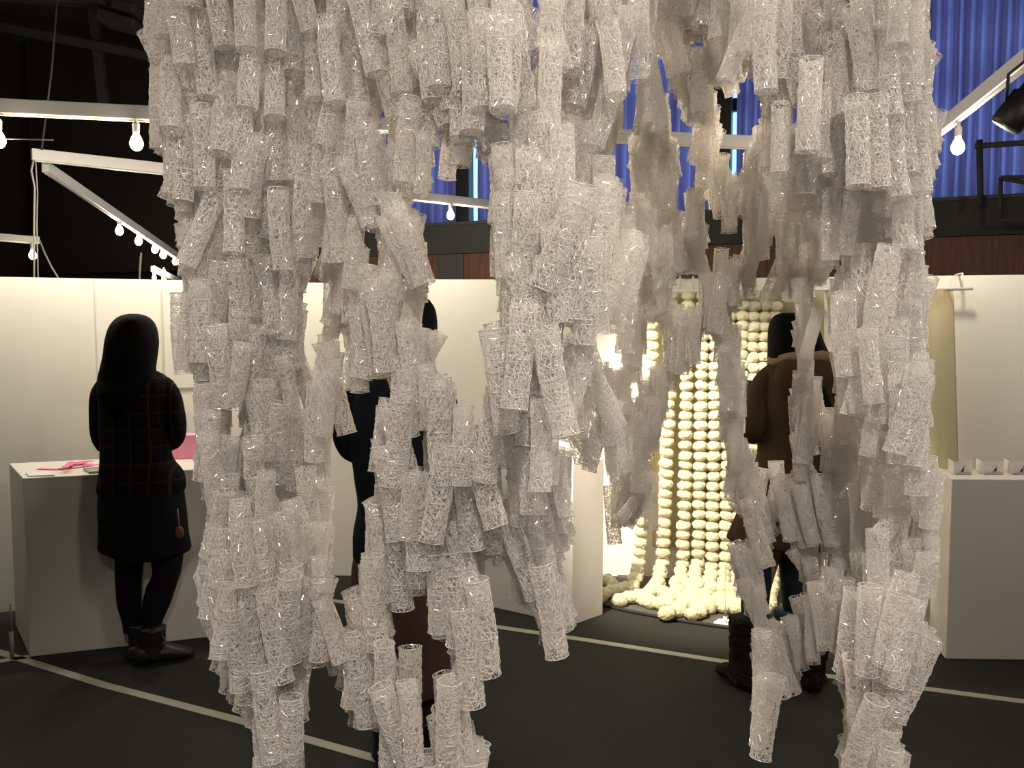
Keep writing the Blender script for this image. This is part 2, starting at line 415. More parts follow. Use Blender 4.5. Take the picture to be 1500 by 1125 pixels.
bulb(1403, 217, 'bright bulb under the right rail before the blue curtain', railD(r5a, r5b, 1403), PW)
bulb(175, 339, 'nearest bulb of the row on the receding rail at the left', railD(r3a, r3b, 175), 14)
bulb(203, 354, 'second bulb from the corner joint on the receding left rail', railD(r3a, r3b, 203), 8)
bulb(227, 366, 'third bulb from the corner joint on the receding left rail', railD(r3a, r3b, 227), 6)
bulb(239, 374, 'fourth bulb from the corner joint on the receding left rail', railD(r3a, r3b, 239), 6)
bulb(257, 384, 'bulb of the receding left rail closest to the tubes', railD(r3a, r3b, 257), 6)
bulb(48, 375, 'single small bulb under the short far rail at the left', railD(r4a, r4b, 48), 6)
bulb(226, 407, 'left one of two tiny bulbs just above the left partition', railD(r6a, r6b, 226), 0.3, r=0.022)
bulb(240, 409, 'right one of two tiny bulbs just above the left partition', railD(r6a, r6b, 238), 0.3, r=0.022)
# cords
def cordpx(name, pts, D, r, m, label, group=None):
    wire_thing(name, [dp(x, y, D) for x, y in pts], r, m, label, 'cord', group)
Dc = proj(r2a)[2]
cordpx('power_cord', [(50, 232), (46, 250), (51, 275), (50, 330), (50, 413)], Dc+0.02, 0.006, M['cord'], 'white cord hanging straight down from the corner joint of the rails')
cordpx('power_cord', [(52, 232), (55, 280), (54, 330), (56, 413)], Dc+0.04, 0.004, M['cord'], 'thinner white cord beside the one hanging from the corner joint')
cordpx('power_cord', [(58, 352), (66, 372), (76, 392), (92, 418)], 6.0, 0.006, M['cord'], 'white cord slanting down right from the short far rail')
cordpx('power_cord', [(207, 370), (205, 392), (204, 418)], 7.0, 0.008, M['cord'], 'white cord dropping below the second bulb of the receding rail')
cordpx('power_cord', [(0, 203), (40, 204), (78, 205)], 3.9, 0.0025, M['cord'], 'thin white wire stretched level beside the bulb at the left edge')
cordpx('hanging_wire', [(86, -30), (76, 100), (61, 220)], Dc, 0.006, M['blackcord'], 'dark suspension wire running up from the corner joint')

# ------------------------------------------------------------------ plinths
def plinth(corners, h, label):
    bm = bmesh.new(); prism(bm, corners, 0.002, h); bmesh.ops.recalc_face_normals(bm, faces=bm.faces); bevel(bm, 0.004, 2)
    return tag(finish('plinth', bm, M['plinth']), label, 'plinth')
HP = 0.845
a = gp(44, 963); b_ = gp(487, 914); u = (b_ - a).normalized(); nn = Vector((-u.y, u.x, 0)); 
e = gp(17, 680, HP); dd = Vector((-0.31, 0.42, 0))
PL = [a, b_, b_ + dd, a + dd]
plinth([Vector(p[:2]) for p in PL], HP, 'white plinth at the left with pink paper strips on top')
P0 = gp(838, 917); P1 = gp(883, 901); P2 = gp(668, 878)
plinth([Vector(p[:2]) for p in (P0, P1, P1 + (P2 - P0), P2)], HP, 'white plinth in the middle, half hidden behind the tubes')
Q0 = gp(1385, 966); Q1 = gp(1600, 969); qd = gp(1366, 936) - Q0
qd = Vector((0.05, 0.26, 0))
plinth([Vector(p[:2]) for p in (Q0, Q1, Q1 + qd, Q0 + qd)], HP, 'white plinth at the right edge with folded cards on top')

w0 = gp(1318, 928); w1 = gp(1371, 929)
bm = bmesh.new(); prism(bm, [(w0.x, w0.y), (w1.x, w1.y), (w1.x+.02, w1.y+.12), (w0.x+.02, w0.y+.12)], 0.002, 0.62); bevel(bm, 0.003)
tag(finish('display_block', bm, M['wall']), 'white block glimpsed between the right column of tubes and the right plinth', 'block')
# things on the left plinth
def tp(x, y, dz=0.0):
    p = gp(x, y, HP + dz); return p
ptsS = [((56, 687), (88, 688)), ((88, 687), (122, 677)), ((92, 684), (136, 680)), ((100, 679), (128, 675)), ((110, 681), (135, 675)), ((122, 683), (160, 679)), ((95, 686), (104, 677))]
descS = ['lying nearest the left corner of the plinth, apart from the pile', 'rising from the left strip into the pile', 'along the bottom of the pile', 'on the back of the pile', 'across the top of the pile', 'reaching right behind the woman in plaid', 'standing steepest at the left end of the pile']
for i, ((x0, y0), (x1, y1)) in enumerate(ptsS):
    p = tp(x0, y0, 0.002+0.004*i); q = tp(x1, y1, 0.002+0.004*i)
    d = q - p; s = Vector((-d.y, d.x, 0)).normalized()*0.012
    bm = bmesh.new(); vs = [bm.verts.new(v) for v in (p - s, q - s, q + s, p + s)]; f = bm.faces.new(vs)
    ex = bmesh.ops.extrude_face_region(bm, geom=[f]); bmesh.ops.translate(bm, vec=(0, 0, 0.003), verts=[v for v in ex['geom'] if isinstance(v, bmesh.types.BMVert)])
    tag(finish('paper_strip', bm, M['pink'] if i % 2 == 0 else M['pink2']), 'pink paper strip ' + descS[i], 'paper strip', None)
def card(name, quad, th, m, label, zz=HP, cat='card'):
    bm = bmesh.new(); vs = [bm.verts.new((q.x, q.y, zz + 0.001)) for q in quad]; f = bm.faces.new(vs)
    ex = bmesh.ops.extrude_face_region(bm, geom=[f]); bmesh.ops.translate(bm, vec=(0, 0, th), verts=[v for v in ex['geom'] if isinstance(v, bmesh.types.BMVert)])
    return tag(finish(name, bm, m), label, cat)
card('caption_card', [tp(42, 699), tp(80, 697.5), tp(68, 692.5), tp(38, 694)], 0.006, M['paper'], 'small white caption card at the left corner of the left plinth')
card('booklet', [tp(131, 694.5), tp(165, 692), tp(158, 686), tp(122, 689)], 0.010, M['greypaper'], 'thin grey booklet at the front edge of the left plinth', cat='booklet')
bt = thing('pink_box', 'pink card box on the left plinth beside the woman in plaid', 'box', None, (0, 0, 0))
pa, pb = tp(247, 673), tp(292, 672)
bm = bmesh.new(); slab(pa, pb, HP+0.001, HP+0.115, 0.09, bm); bevel(bm, 0.002); finish('box_body', bm, M['pink2'], bt)
bm = bmesh.new(); slab(pa + Vector((-.004, -.004, 0)), pb + Vector((.004, -.004, 0)), HP+0.1155, HP+0.126, 0.098, bm); bevel(bm, 0.002); finish('lid', bm, M['pink2'], bt)
# picture panel hung on the left wall behind her, and a yellow pin
def wl_(x, y): return onplane(x, y, LWs, LW1)
nw = Vector((-dL.y, dL.x, 0)); nw = nw if nw.y < 0 else -nw
p0 = wl_(240, 474); p1 = wl_(330, 566)
bm = bmesh.new(); q0 = Vector((p0.x, p0.y)) + nw.xy*0.012; q1 = Vector((p1.x, p1.y)) + nw.xy*0.012
slab(q0, q1, p1.z, p0.z+0.2, 0.0115, bm); tag(finish('wall_board', bm, M['wall']), 'thin white board mounted on the left partition beside the long haired woman', 'board')
yt = wl_(266, 594) + nw*0.03
bm = bmesh.new(); bmesh.ops.create_uvsphere(bm, u_segments=14, v_segments=10, radius=0.014); bmesh.ops.scale(bm, vec=(1.3, 1.6, 0.9), verts=bm.verts)
o = finish('wall_pin', bm, M['yellow'], smooth=True); o.location = yt; tag(o, 'small yellow knob on the left partition beside the plaid sleeve', 'pin')
# thin metal stand foot left of the left plinth
sx = gp(18, 965)
bm = bmesh.new(); tube(bm, [(sx.x, sx.y, 0), (sx.x, sx.y, 0.13)], 0.010); tube(bm, [(sx.x, sx.y, 0.13), (sx.x, sx.y, 0.26)], 0.006)
tag(finish('metal_foot', bm, M['grey'], smooth=True), 'thin upright grey metal foot beside the left plinth', 'metal foot')

# folded cards on the right plinth
for i, (x0, xf, x1, yt_, yb, lab) in enumerate(((1389, 1397, 1424, 677, 694, 'leftmost folded white card on the right plinth, one dark wedge on it'),
                                              (1430, 1439, 1469, 677, 695, 'middle folded white card on the right plinth, one dark stroke on it'),
                                              (1470.5, 1480, 1512, 677, 695, 'rightmost folded white card on the right plinth, two dark marks on it'))):
    t = thing('folded_card', lab, 'card', 'folded cards on the right plinth')
    hgt = 0.058; z0 = HP + 0.001
    A = tp(x0, 689); B = tp(xf, 695); C2 = tp(x1, 692.5)
    bm = bmesh.new()
    for (s, e2) in ((A, B), (B, C2)):
        slab(s, e2, z0, z0+hgt, 0.0015, bm)
    finish('card_leaf', bm, M['paper'], t)
    g1 = [tp(xf+3, 696), tp(x1, 695.7), tp(x1-1, 693.2), tp(xf+6, 693.2)]
    bm = bmesh.new(); prism(bm, [Vector(q[:2]) for q in g1], z0, z0+0.004); finish('card_base', bm, M['greypaper'], t)
    marks = [[0.45]] if i < 2 else [[0.35], [0.6]]
    for (fr,) in marks:
        c = B.lerp(C2, fr if i == 0 else fr+0.15) + Vector((0, -0.006, 0))
        bm = bmesh.new(); vs = [bm.verts.new((c.x + dx, c.y, z0+0.01+dz)) for dx, dz in ((-0.010, 0), (0.004, 0), (0.007, 0.03), (0.003, 0.016))]
        f = bm.faces.new(vs); ex = bmesh.ops.extrude_face_region(bm, geom=[f]); bmesh.ops.translate(bm, vec=(0, 0.002, 0), verts=[v for v in ex['geom'] if isinstance(v, bmesh.types.BMVert)])
        finish('ink_mark', bm, M['ink'], t)

# floor tape, mat, label stand
def tape(pts, w_, label):
    bm = bmesh.new(); P = [gp(x, y) for x, y in pts]; L = []
    for i, p in enumerate(P):
        d = (P[min(i+1, len(P)-1)] - P[max(i-1, 0)]).normalized(); s = Vector((-d.y, d.x, 0))*w_/2
        L.append([bm.verts.new((p+s).to_tuple()[:2] + (z,)) for z in (0.0005, 0.002)] + [bm.verts.new((p-s).to_tuple()[:2] + (z,)) for z in (0.0005, 0.002)])
    for a, c in zip(L, L[1:]):
        bm.faces.new((a[1], c[1], c[3], a[3])); bm.faces.new((a[0], c[0], c[1], a[1])); bm.faces.new((a[2], a[3], c[3], c[2]))
    tag(finish('floor_tape', bm, M['tape']), label, 'tape')
tape([(-200, 898), (0, 956), (150, 1003), (363, 1059), (520, 1103), (640, 1136)], 0.045, 'long pale tape line on the carpet at the lower left')
tape([(430, 871), (500, 882), (724, 918), (860, 938), (1065, 970), (1215, 991), (1500, 1028), (1700, 1052)], 0.045, 'long pale tape line crossing the carpet from the middle to the right')
tape([(-60, 978), (44, 962)], 0.045, 'short pale tape stub at the lower left corner of the left plinth')
bm = bmesh.new()
mpts = [gp(872, 886), gp(920, 897), gp(1000, 912), gp(1086, 924), gp(1200, 938), gp(1300, 940)]
backs = [Vector((0.66, 5.18, 0)), Vector((1.9, 4.86, 0))]
prism(bm, [Vector(p[:2]) for p in mpts] + [Vector(backs[1][:2]), Vector(backs[0][:2])], 0.0, 0.012)
mt = tag(finish('floor_mat', bm, M['mat']), 'dark grey mat on the floor under the cream pompom garlands', 'mat')
bm = bmesh.new(); tube(bm, [p + Vector((0, 0, 0.008)) for p in mpts], 0.010, 8); o = finish('mat_edging', bm, M['mat_edge'], mt, True)
lt = thing('label_stand', 'small white label plate with a clear thin rod on the mat by the garlands', 'label stand')
lp = [gp(1045, 913, 0.014), gp(1070, 917, 0.014), gp(1079, 910, 0.014), gp(1053, 908, 0.014)]
bm = bmesh.new(); prism(bm, [Vector(q[:2]) for q in lp], 0.013, 0.02); finish('plate', bm, M['paper'], lt)
cc = gp(1062, 912, 0.02)
bm = bmesh.new(); tube(bm, [cc, cc + Vector((0, 0, 0.03))], 0.010); finish('rod_holder', bm, M['paper'], lt, True)
bm = bmesh.new(); tube(bm, [cc + Vector((0, 0, 0.03)), cc + Vector((0, 0, 0.30))], 0.002); finish('clear_rod', bm, M['acrylic'], lt, True)

# ------------------------------------------------------------------ rail with hooks, cloth and pompom garlands
BWp = (BW1.x, BW1.y); REp = (RWe.x, RWe.y); RN = Vector((-RWd.y, RWd.x))
if RN.y > 0: RN = -RN
def rw(x, y, off):               # point standing `off` in front of the right partition
    return onplane(x, y, Vector(BWp) + RN*off, Vector(REp) + RN*off)
ht = thing('hanging_rod', 'white rod on hooks along the top of the right partition', 'rod')
ra = rw(893, 431, 0.07); rb = rw(1425, 419, 0.07); ra.z = rb.z = 0.5*(ra.z + rb.z)
bm = bmesh.new(); tube(bm, [ra, rb], 0.009, 10); finish('rod', bm, M['rail'], ht, True)
for px in (900, 996, 1015, 1160, 1300, 1409):
    q = rw(px, 425, 0.07); s_ = (Vector((q.x, q.y)) - Vector((ra.x, ra.y))).length / (Vector((rb.x, rb.y)) - Vector((ra.x, ra.y))).length
    q = ra.lerp(rb, s_); bk = Vector((-RN.x, -RN.y, 0))
    bm = bmesh.new(); tube(bm, [q + Vector((0, 0, -0.01)) , q + Vector((0, 0, ZT - q.z + 0.008)), q + bk*0.13 + Vector((0, 0, ZT - q.z + 0.008)), q + bk*0.13 + Vector((0, 0, ZT - q.z - 0.05))], 0.005, 8)
    finish('hook', bm, M['rail'], ht, True)
RODZ = ra.z
# cream cloth strip with its edge turned back to the wall
bm = bmesh.new(); cols = []
cl = [(1262, 0.075), (1275, 0.10), (1290, 0.07), (1305, 0.10), (1320, 0.075), (1335, 0.10), (1350, 0.085), (1365, 0.11), (1382, 0.10), (1388, 0.07), (1394, 0.03), (1397, 0.012)]
for k, (px, off) in enumerate(cl):
    colv = []
    for j in range(13):
        t = j/12; z = RODZ - 0.005 - t*(RODZ - 0.35)
        px2 = px + (14*t if k >= 10 else 5*t if k == 9 else 0)
        q = rw(px2, 430 + 250*t, off); colv.append(bm.verts.new((q.x, q.y, z)))
    cols.append(colv)
for a, c in zip(cols, cols[1:]):
    for j in range(12): bm.faces.new((a[j], c[j], c[j+1], a[j+1]))
bmesh.ops.solidify(bm, geom=list(bm.faces), thickness=0.003)
tag(finish('cloth_panel', bm, M['cloth'], smooth=True), 'long cream cloth hanging on the rod at the right, its edge turned back', 'cloth')
# backing cloth behind the garlands
bm = bmesh.new(); cols = []
for k in range(25):
    px = 955 + k*10.5; off = 0.02 + 0.008*math.sin(k*1.3)
    cols.append([bm.verts.new((rw(px, y, off).x, rw(px, y, off).y, z)) for y, z in ((440, RODZ-0.01), (600, 1.1), (760, 0.6), (830, 0.2))])
for a, c in zip(cols, cols[1:]):
    for j in range(3): bm.faces.new((a[j], c[j], c[j+1], a[j+1]))
bmesh.ops.solidify(bm, geom=list(bm.faces), thickness=0.003)
tag(finish('backing_cloth', bm, M['cloth'], smooth=True), 'plain cream backing cloth hanging behind the pompom garlands', 'cloth')

def pom_mesh(seed):
    bm = bmesh.new(); bmesh.ops.create_icosphere(bm, subdivisions=4, radius=1)
    for v in bm.verts:
        d = v.co.normalized()
        k = 0.9 + 0.10*noise.noise(d*2.2 + Vector((seed*5, 0, 0))) + 0.12*noise.noise(d*6 + Vector((seed, 3, 0))) + 0.10*abs(noise.noise(d*13 + Vector((seed, 9, 1))))
        v.co = d*k; v.co.z *= 0.86
    me = bpy.data.meshes.new('pompom'); bm.to_mesh(me); bm.free()
    me.polygons.foreach_set('use_smooth', [True]*len(me.polygons)); me.materials.append(M['wool']); return me
POM = [pom_mesh(s) for s in range(5)]
gar = [  # top px, bottom px, tail points on the floor (px,py)
    (957, 934, [(925, 858), (905, 864), (893, 868), (880, 873), (866, 880)], 'leftmost pompom garland, its tail curling left over the mat'),
    (984, 970, [(962, 862), (950, 872), (935, 873), (918, 876), (908, 880)], 'second pompom garland from the left, tail trailing to the left'),
    (1008, 1000, [(992, 866), (980, 878), (968, 884), (955, 882), (944, 878)], 'third pompom garland from the left'),
    (1030, 1022, [(1015, 870), (1004, 884), (992, 894), (978, 898)], 'fourth pompom garland from the left, tail the one coming farthest forward'),
    (1050, 1042, [(1036, 870), (1030, 884), (1022, 896), (1012, 900)], 'fifth pompom garland from the left'),
    (1070, 1062, [(1058, 872), (1050, 884), (1042, 890), (1030, 888)], 'sixth pompom garland from the left'),
    (1089, 1079, [(1076, 872), (1070, 884), (1062, 890)], 'pompom garland left of the woman in the brown coat'),
    (1105, 1096, [(1092, 873), (1086, 886), (1080, 892)], 'pompom garland partly behind the brown coat sleeve'),
    (1121, 1113, [(1110, 876), (1102, 888), (1096, 896)], 'pompom garland seen above the brown coat shoulder'),
    (1136, 1130, [(1128, 880), (1122, 890), (1116, 898)], 'rightmost pompom garland, beside the black haired head'),
]
rg = random.Random(3)
for gi, (xt, xb, tail, lab) in enumerate(gar):
    off = 0.075
    top = rw(xt, 436, off)
    base = rw(xb, 850, off)
    t = thing('pompom_garland', lab, 'garland', 'cream pompom garlands', (top.x, top.y, RODZ))
    pts = []
    z = RODZ - 0.03; step = 0.058
    while z > 0.10:
        f_ = (RODZ - z)/RODZ
        f2 = f_**1.6
        fwd = RN * (0.02 + 0.10*f_**3)
        pts.append(Vector((top.x + (base.x-top.x)*f2 + fwd.x + rg.uniform(-.003, .003), top.y + (base.y-top.y)*f2 + fwd.y, z)))
        z -= step * rg.uniform(0.93, 1.07)
    last = pts[-1]
    path = [last] + [gp(x, y, 0.04) for x, y in tail]
    for a, c in zip(path, path[1:]):
        L = (c - a).length; n_ = max(1, int(round(L/0.052)))
        for k in range(1, n_+1): pts.append(a.lerp(c, k/n_) + Vector((rg.uniform(-.01, .01), rg.uniform(-.012, .012), 0)))
    bm = bmesh.new(); tube(bm, [Vector((top.x, top.y, RODZ)) ] + pts, 0.004, 6)
    finish('cord', bm, M['wool'], t)
    for p in pts:
        o = bpy.data.objects.new('pompom', rg.choice(POM)); COL.objects.link(o); o.parent = t
        s = rg.uniform(0.035, 0.039) * (1.1 if p.z < 0.09 else 1.0)
        o.scale = (s*1.2, s*1.2, s*1.04); o.location = (p.x, p.y, max(p.z, 0.042)); o.rotation_euler = (rg.uniform(-.3, .3), rg.uniform(-.3, .3), rg.uniform(0, 6))
    setkids(t)
# loose pile at the garlands' feet
pile = [(972, 868), (985, 872), (1000, 876), (1015, 878), (1030, 880), (1045, 882), (1060, 884), (990, 860), (1008, 862), (1025, 864), (1042, 866), (1058, 868), (1072, 870), (980, 884), (998, 888), (1018, 886), (1038, 888), (1052, 876), (950, 866), (1085, 880), (1068, 878), (1010, 870), (1033, 872), (895, 852), (890, 848), (898, 857)]
pt = thing('pompom_pile', 'heap of cream pompoms on the mat at the feet of the garlands', 'pompom pile')
for k, (x, y) in enumerate(pile):
    p = gp(x, y, 0.05); o = bpy.data.objects.new('pompom', rg.choice(POM)); COL.objects.link(o); o.parent = pt
    s = rg.uniform(0.036, 0.043); o.scale = (s*1.1, s*1.1, s); o.location = (p.x, p.y, 0.045 + (0.03 if 6 < k < 13 else 0)); o.rotation_euler = (rg.uniform(0, 6), rg.uniform(0, 6), 0)

# ------------------------------------------------------------------ people
def skin_body(name, joints, edges, m, parent, root):
    names = list(joints); idx = {n: i for i, n in enumerate(names)}
    me = bpy.data.meshes.new(name)
    me.from_pydata([joints[n][0] for n in names], [(idx[a], idx[b]) for a, b in edges], [])
    o = bpy.data.objects.new(name, me); COL.objects.link(o); me.materials.append(m); o.parent = parent
    md = o.modifiers.new('skin', 'SKIN'); md.use_smooth_shade = True
    if not me.skin_vertices:
        me.attributes  # layer is made with the modifier
    for n, sv in zip(names, me.skin_vertices[0].data):
        r = joints[n][1]; sv.radius = r if isinstance(r, tuple) else (r, r); sv.use_root = (n == root)
    s = o.modifiers.new('subdivision', 'SUBSURF'); s.levels = 2; s.render_levels = 2
    return o
def hand_joints(J, E, key, wrist, direction, up, side, curl=0.5, sc=1.0):
    """palm, five unequal fingers and a thumb leaving the side of the palm"""
    d = Vector(direction).normalized(); s = Vector(side).normalized(); n = d.cross(s).normalized()
    if n.dot(Vector(up)) < 0: n = -n
    w_ = Vector(wrist); palm = w_ + d*0.045*sc; J[key+'palm'] = (palm, (0.013*sc, 0.026*sc)); E.append((key+'wrist', key+'palm'))
    for k, (off, L) in enumerate(((-0.027, 0.062), (-0.009, 0.072), (0.009, 0.068), (0.026, 0.052))):
        a = w_ + d*0.085*sc + s*off*sc; b1 = a + (d*math.cos(curl) - n*math.sin(curl))*L*0.5*sc; c = b1 + (d*math.cos(curl*2) - n*math.sin(curl*2))*L*0.5*sc
        for nm, p, r in (('a', a, 0.009), ('b', b1, 0.008), ('c', c, 0.0065)): J[key+'f%d%s' % (k, nm)] = (p, r*sc)
        E += [(key+'palm', key+'f%da' % k), (key+'f%da' % k, key+'f%db' % k), (key+'f%db' % k, key+'f%dc' % k)]
    ta = w_ + d*0.04*sc - s*0.04*sc; tb = ta + (d*0.7 - s*0.5 - n*0.3).normalized()*0.035*sc
    J[key+'ta'] = (ta, 0.010*sc); J[key+'tb'] = (tb, 0.008*sc); E += [(key+'palm', key+'ta'), (key+'ta', key+'tb')]

def make_body(root, X, Y, hips, elbowL, wristL, elbowR, wristR, ankleL, ankleR, head, shL, shR, facing, kneeL=None, kneeR=None):
    """all in world metres; facing = unit vector the face looks along"""
    f = Vector(facing); side = Vector((f.y, -f.x, 0))
    J = {}; E = []
    hp = Vector(hips); J['pelvis'] = (hp, (0.125, 0.095)); ch = (Vector(shL)+Vector(shR))/2
    J['waist'] = (hp.lerp(ch, 0.42), (0.10, 0.08)); J['chest'] = (hp.lerp(ch, 0.82), (0.125, 0.09)); J['neck'] = (ch + Vector((0, 0, 0.045)), 0.048)
    hd = Vector(head)
    J['jaw'] = (hd + Vector((0, 0, -0.055)) + f*0.01, (0.062, 0.066)); J['skull'] = (hd + Vector((0, 0, 0.02)), (0.072, 0.085)); J['crown'] = (hd + Vector((0, 0, 0.085)), (0.045, 0.055))
    J['nose'] = (hd + f*0.098 + Vector((0, 0, -0.02)), 0.010)
    E += [('pelvis', 'waist'), ('waist', 'chest'), ('chest', 'neck'), ('neck', 'jaw'), ('jaw', 'skull'), ('skull', 'crown'), ('skull', 'nose')]
    for s_, sh, el, wr in (('l', shL, elbowL, wristL), ('r', shR, elbowR, wristR)):
        J[s_+'sh'] = (Vector(sh), 0.048); J[s_+'el'] = (Vector(el), 0.036); J[s_+'wrist'] = (Vector(wr), 0.022)
        E += [('chest', s_+'sh'), (s_+'sh', s_+'el'), (s_+'el', s_+'wrist')]
        hand_joints(J, E, s_, wr, Vector(wr)-Vector(el), (0, 0, 1), side, 0.45)
    for s_, an, kn, sg in (('l', ankleL, kneeL, -1), ('r', ankleR, kneeR, 1)):
        an = Vector(an); hj = hp + side*0.085*sg + Vector((0, 0, -0.05)); kn = Vector(kn) if kn else hj.lerp(an, 0.52) + f*0.02
        J[s_+'hip'] = (hj, 0.070); J[s_+'knee'] = (kn, 0.044); J[s_+'calf'] = (kn.lerp(an, 0.35) - f*0.008, 0.041); J[s_+'ankle'] = (an, 0.024); J[s_+'toe'] = (an + f*0.09 + Vector((0, 0, 0.04-an.z)), 0.018)
        E += [('pelvis', s_+'hip'), (s_+'hip', s_+'knee'), (s_+'knee', s_+'calf'), (s_+'calf', s_+'ankle'), (s_+'ankle', s_+'toe')]
    o = skin_body('body', J, E, M['skin'], root, 'pelvis')
    # eyes, mouth, ears
    for sg in (-1, 1):
        bm = bmesh.new(); bmesh.ops.create_uvsphere(bm, u_segments=10, v_segments=8, radius=0.010); e_ = finish('eye', bm, M['ink'], root, True)
        e_.location = hd + f*0.082 + side*0.028*sg + Vector((0, 0, 0.012))
        bm = bmesh.new(); bmesh.ops.create_uvsphere(bm, u_segments=10, v_segments=8, radius=0.022); bmesh.ops.scale(bm, vec=(0.5, 0.5, 1.2), verts=bm.verts); e_ = finish('ear', bm, M['skin'], root, True)
        e_.location = hd + side*0.062*sg
    bm = bmesh.new(); bmesh.ops.create_uvsphere(bm, u_segments=12, v_segments=8, radius=0.02); bmesh.ops.scale(bm, vec=(1, 0.5, 0.3), verts=bm.verts); e_ = finish('mouth', bm, M['redcharm'], root, True); e_.location = hd + f*0.078 + Vector((0, 0, -0.055))
    return o

def px_loft(Yp, rows, ry_list, dy=None, n=4):
    out = []
    for i, (y, xl, xr) in enumerate(rows):
        a = at(xl, y, Yp); c = at(xr, y, Yp); m_ = (a+c)/2
        out.append((m_.x, Yp + (dy[i] if dy else 0), m_.z, (c.x-a.x)/2, ry_list[i] if isinstance(ry_list, list) else ry_list))
    return smooth_rings(out, n)
def garment(name, Yp, rows, ry, m, root, dy=None, wob=0.05, seed=1, seg=32):
    bm = bmesh.new(); loft(bm, px_loft(Yp, rows, ry, dy), seg, wob, seed); return finish(name, bm, m, root, True)
def limb(name, pts, rad, m, root, seg=16):
    P = [Vector(p) for p in pts]
    rr = smooth_rings([(p.x, p.y, p.z, r) for p, r in zip(P, rad)], 5)
    bm = bmesh.new(); tube(bm, [Vector(q[:3]) for q in rr], [q[3] for q in rr], seg)
    for v in bm.verts:
        v.co += Vector((noise.noise(v.co*14), noise.noise(v.co*14+Vector((5, 0, 0))), 0))*0.006
    return finish(name, bm, m, root, True)
def boot(root, x, y, head_deg, m, h=0.20, L=0.24, fur=0.0, rs=0.052, name='boot'):
    bm = bmesh.new()
    rr = smooth_rings([(0, 0, 0.03, rs, rs*1.05), (0, 0, 0.09, rs*0.92, rs), (0, 0, h*0.7, rs, rs), (0, 0, h, rs*1.08, rs*1.08)], 4)
    loft(bm, rr, 20, 0.25*fur + 0.03, x*9)
    # foot: rings along +Y
    S = [(-0.075, 0.030, 0.045), (-0.06, 0.042, 0.075), (0.0, 0.046, 0.095), (0.06, 0.048, 0.085), (0.11, 0.050, 0.062), (0.15, 0.040, 0.048), (0.172, 0.018, 0.032)]
    rings = []
    for (py, w_, hz) in S:
        ring = []
        for k in range(14):
            a = 2*PI*k/14
            ring.append(bm.verts.new((w_*math.cos(a), py*L/0.25, max(0.004, hz/2 + 0.004 + hz/2*math.sin(a)*1.0))))
        rings.append(ring)
    for a, c in zip(rings, rings[1:]):
        for k in range(14): bm.faces.new((a[k], a[(k+1) % 14], c[(k+1) % 14], c[k]))
    bm.faces.new(rings[0][::-1]); bm.faces.new(rings[-1])
    if fur:
        bmesh.ops.subdivide_edges(bm, edges=list(bm.edges), cuts=1, use_grid_fill=True)
        for v in bm.verts:
            v.co += v.co.normalized()*0; v.co.x += noise.noise(v.co*60)*0.012*fur; v.co.y += noise.noise(v.co*60+Vector((3, 3, 3)))*0.012*fur
            v.co.z = max(0.002, v.co.z)
    o = finish(name, bm, m, root, True); o.location = (x, y, 0.0); o.rotation_euler = (0, 0, math.radians(head_deg))
    bm = bmesh.new()
    prism(bm, [(0.048*math.cos(a)*(1.05 if math.sin(a) > 0 else 0.85), 0.045 + 0.125*math.sin(a)) for a in [2*PI*k/18 for k in range(18)]], 0.0, 0.012)
    s = finish('sole', bm, M['black'], o)
    return o

# --- person 1: long black hair, dark plaid shirt
Y1 = gp(215, 966).y
p1 = thing('person', 'person with long black hair, dark plaid shirt and black skirt at the left plinth', 'person', None, (gp(215, 966).x, Y1, 0))
hd = at(195, 505, Y1)
make_body(p1, 0, 0, at(207, 735, Y1), at(149, 648, Y1)+Vector((0, .02, 0)), at(190, 655, Y1+0.26), at(259, 636, Y1)+Vector((0, .02, 0)), at(235, 655, Y1+0.27),
          at(193, 930, Y1), at(221, 930, Y1), hd, at(160, 565, Y1), at(240, 568, Y1), (0.25, 0.968, 0), at(190, 850, Y1), at(240, 850, Y1))
garment('hair', Y1, [(459.5, 190, 200), (462, 179, 211), (468, 170, 220), (480, 162, 227), (500, 158, 231), (520, 157, 231), (540, 153, 231), (556, 150, 234), (575, 158, 222), (595, 168, 208), (606, 178, 196)],
        [0.02, 0.05, 0.08, 0.105, 0.115, 0.11, 0.10, 0.09, 0.05, 0.03, 0.01], M['hair'], p1, dy=[0, 0, 0, 0, -0.01, -0.02, -0.03, -0.04, -0.10, -0.115, -0.12], wob=0.03)
bm = bmesh.new(); tube(bm, [at(155, 535, Y1-.05), at(149, 552, Y1-.06), at(142, 566, Y1-.06), at(139, 585, Y1-.06)], [0.010, 0.006, 0.003, 0.001]); finish('hair_strand', bm, M['hair'], p1, True)
garment('shirt', Y1, [(536, 178, 214), (545, 160, 232), (553, 150, 244), (570, 146, 252), (600, 147, 252), (640, 147, 250), (670, 148, 252), (692, 148, 266), (712, 145, 269), (722, 147, 266)],
        [0.06, 0.08, 0.10, 0.12, 0.125, 0.12, 0.12, 0.135, 0.14, 0.14], M['plaid'], p1, wob=0.06)
limb('sleeve', [at(172, 552, Y1), at(154, 563, Y1), at(149, 588, Y1), at(150, 645, Y1+.02), at(172, 655, Y1+.15), at(188, 655, Y1+.24)], [0.015, 0.038, 0.050, 0.044, 0.036, 0.032], M['plaid'], p1)
limb('sleeve', [at(224, 552, Y1), at(243, 565, Y1), at(252, 592, Y1), at(258, 637, Y1+.02), at(245, 651, Y1+.14), at(236, 654, Y1+.24)], [0.015, 0.038, 0.048, 0.043, 0.036, 0.032], M['plaid'], p1)
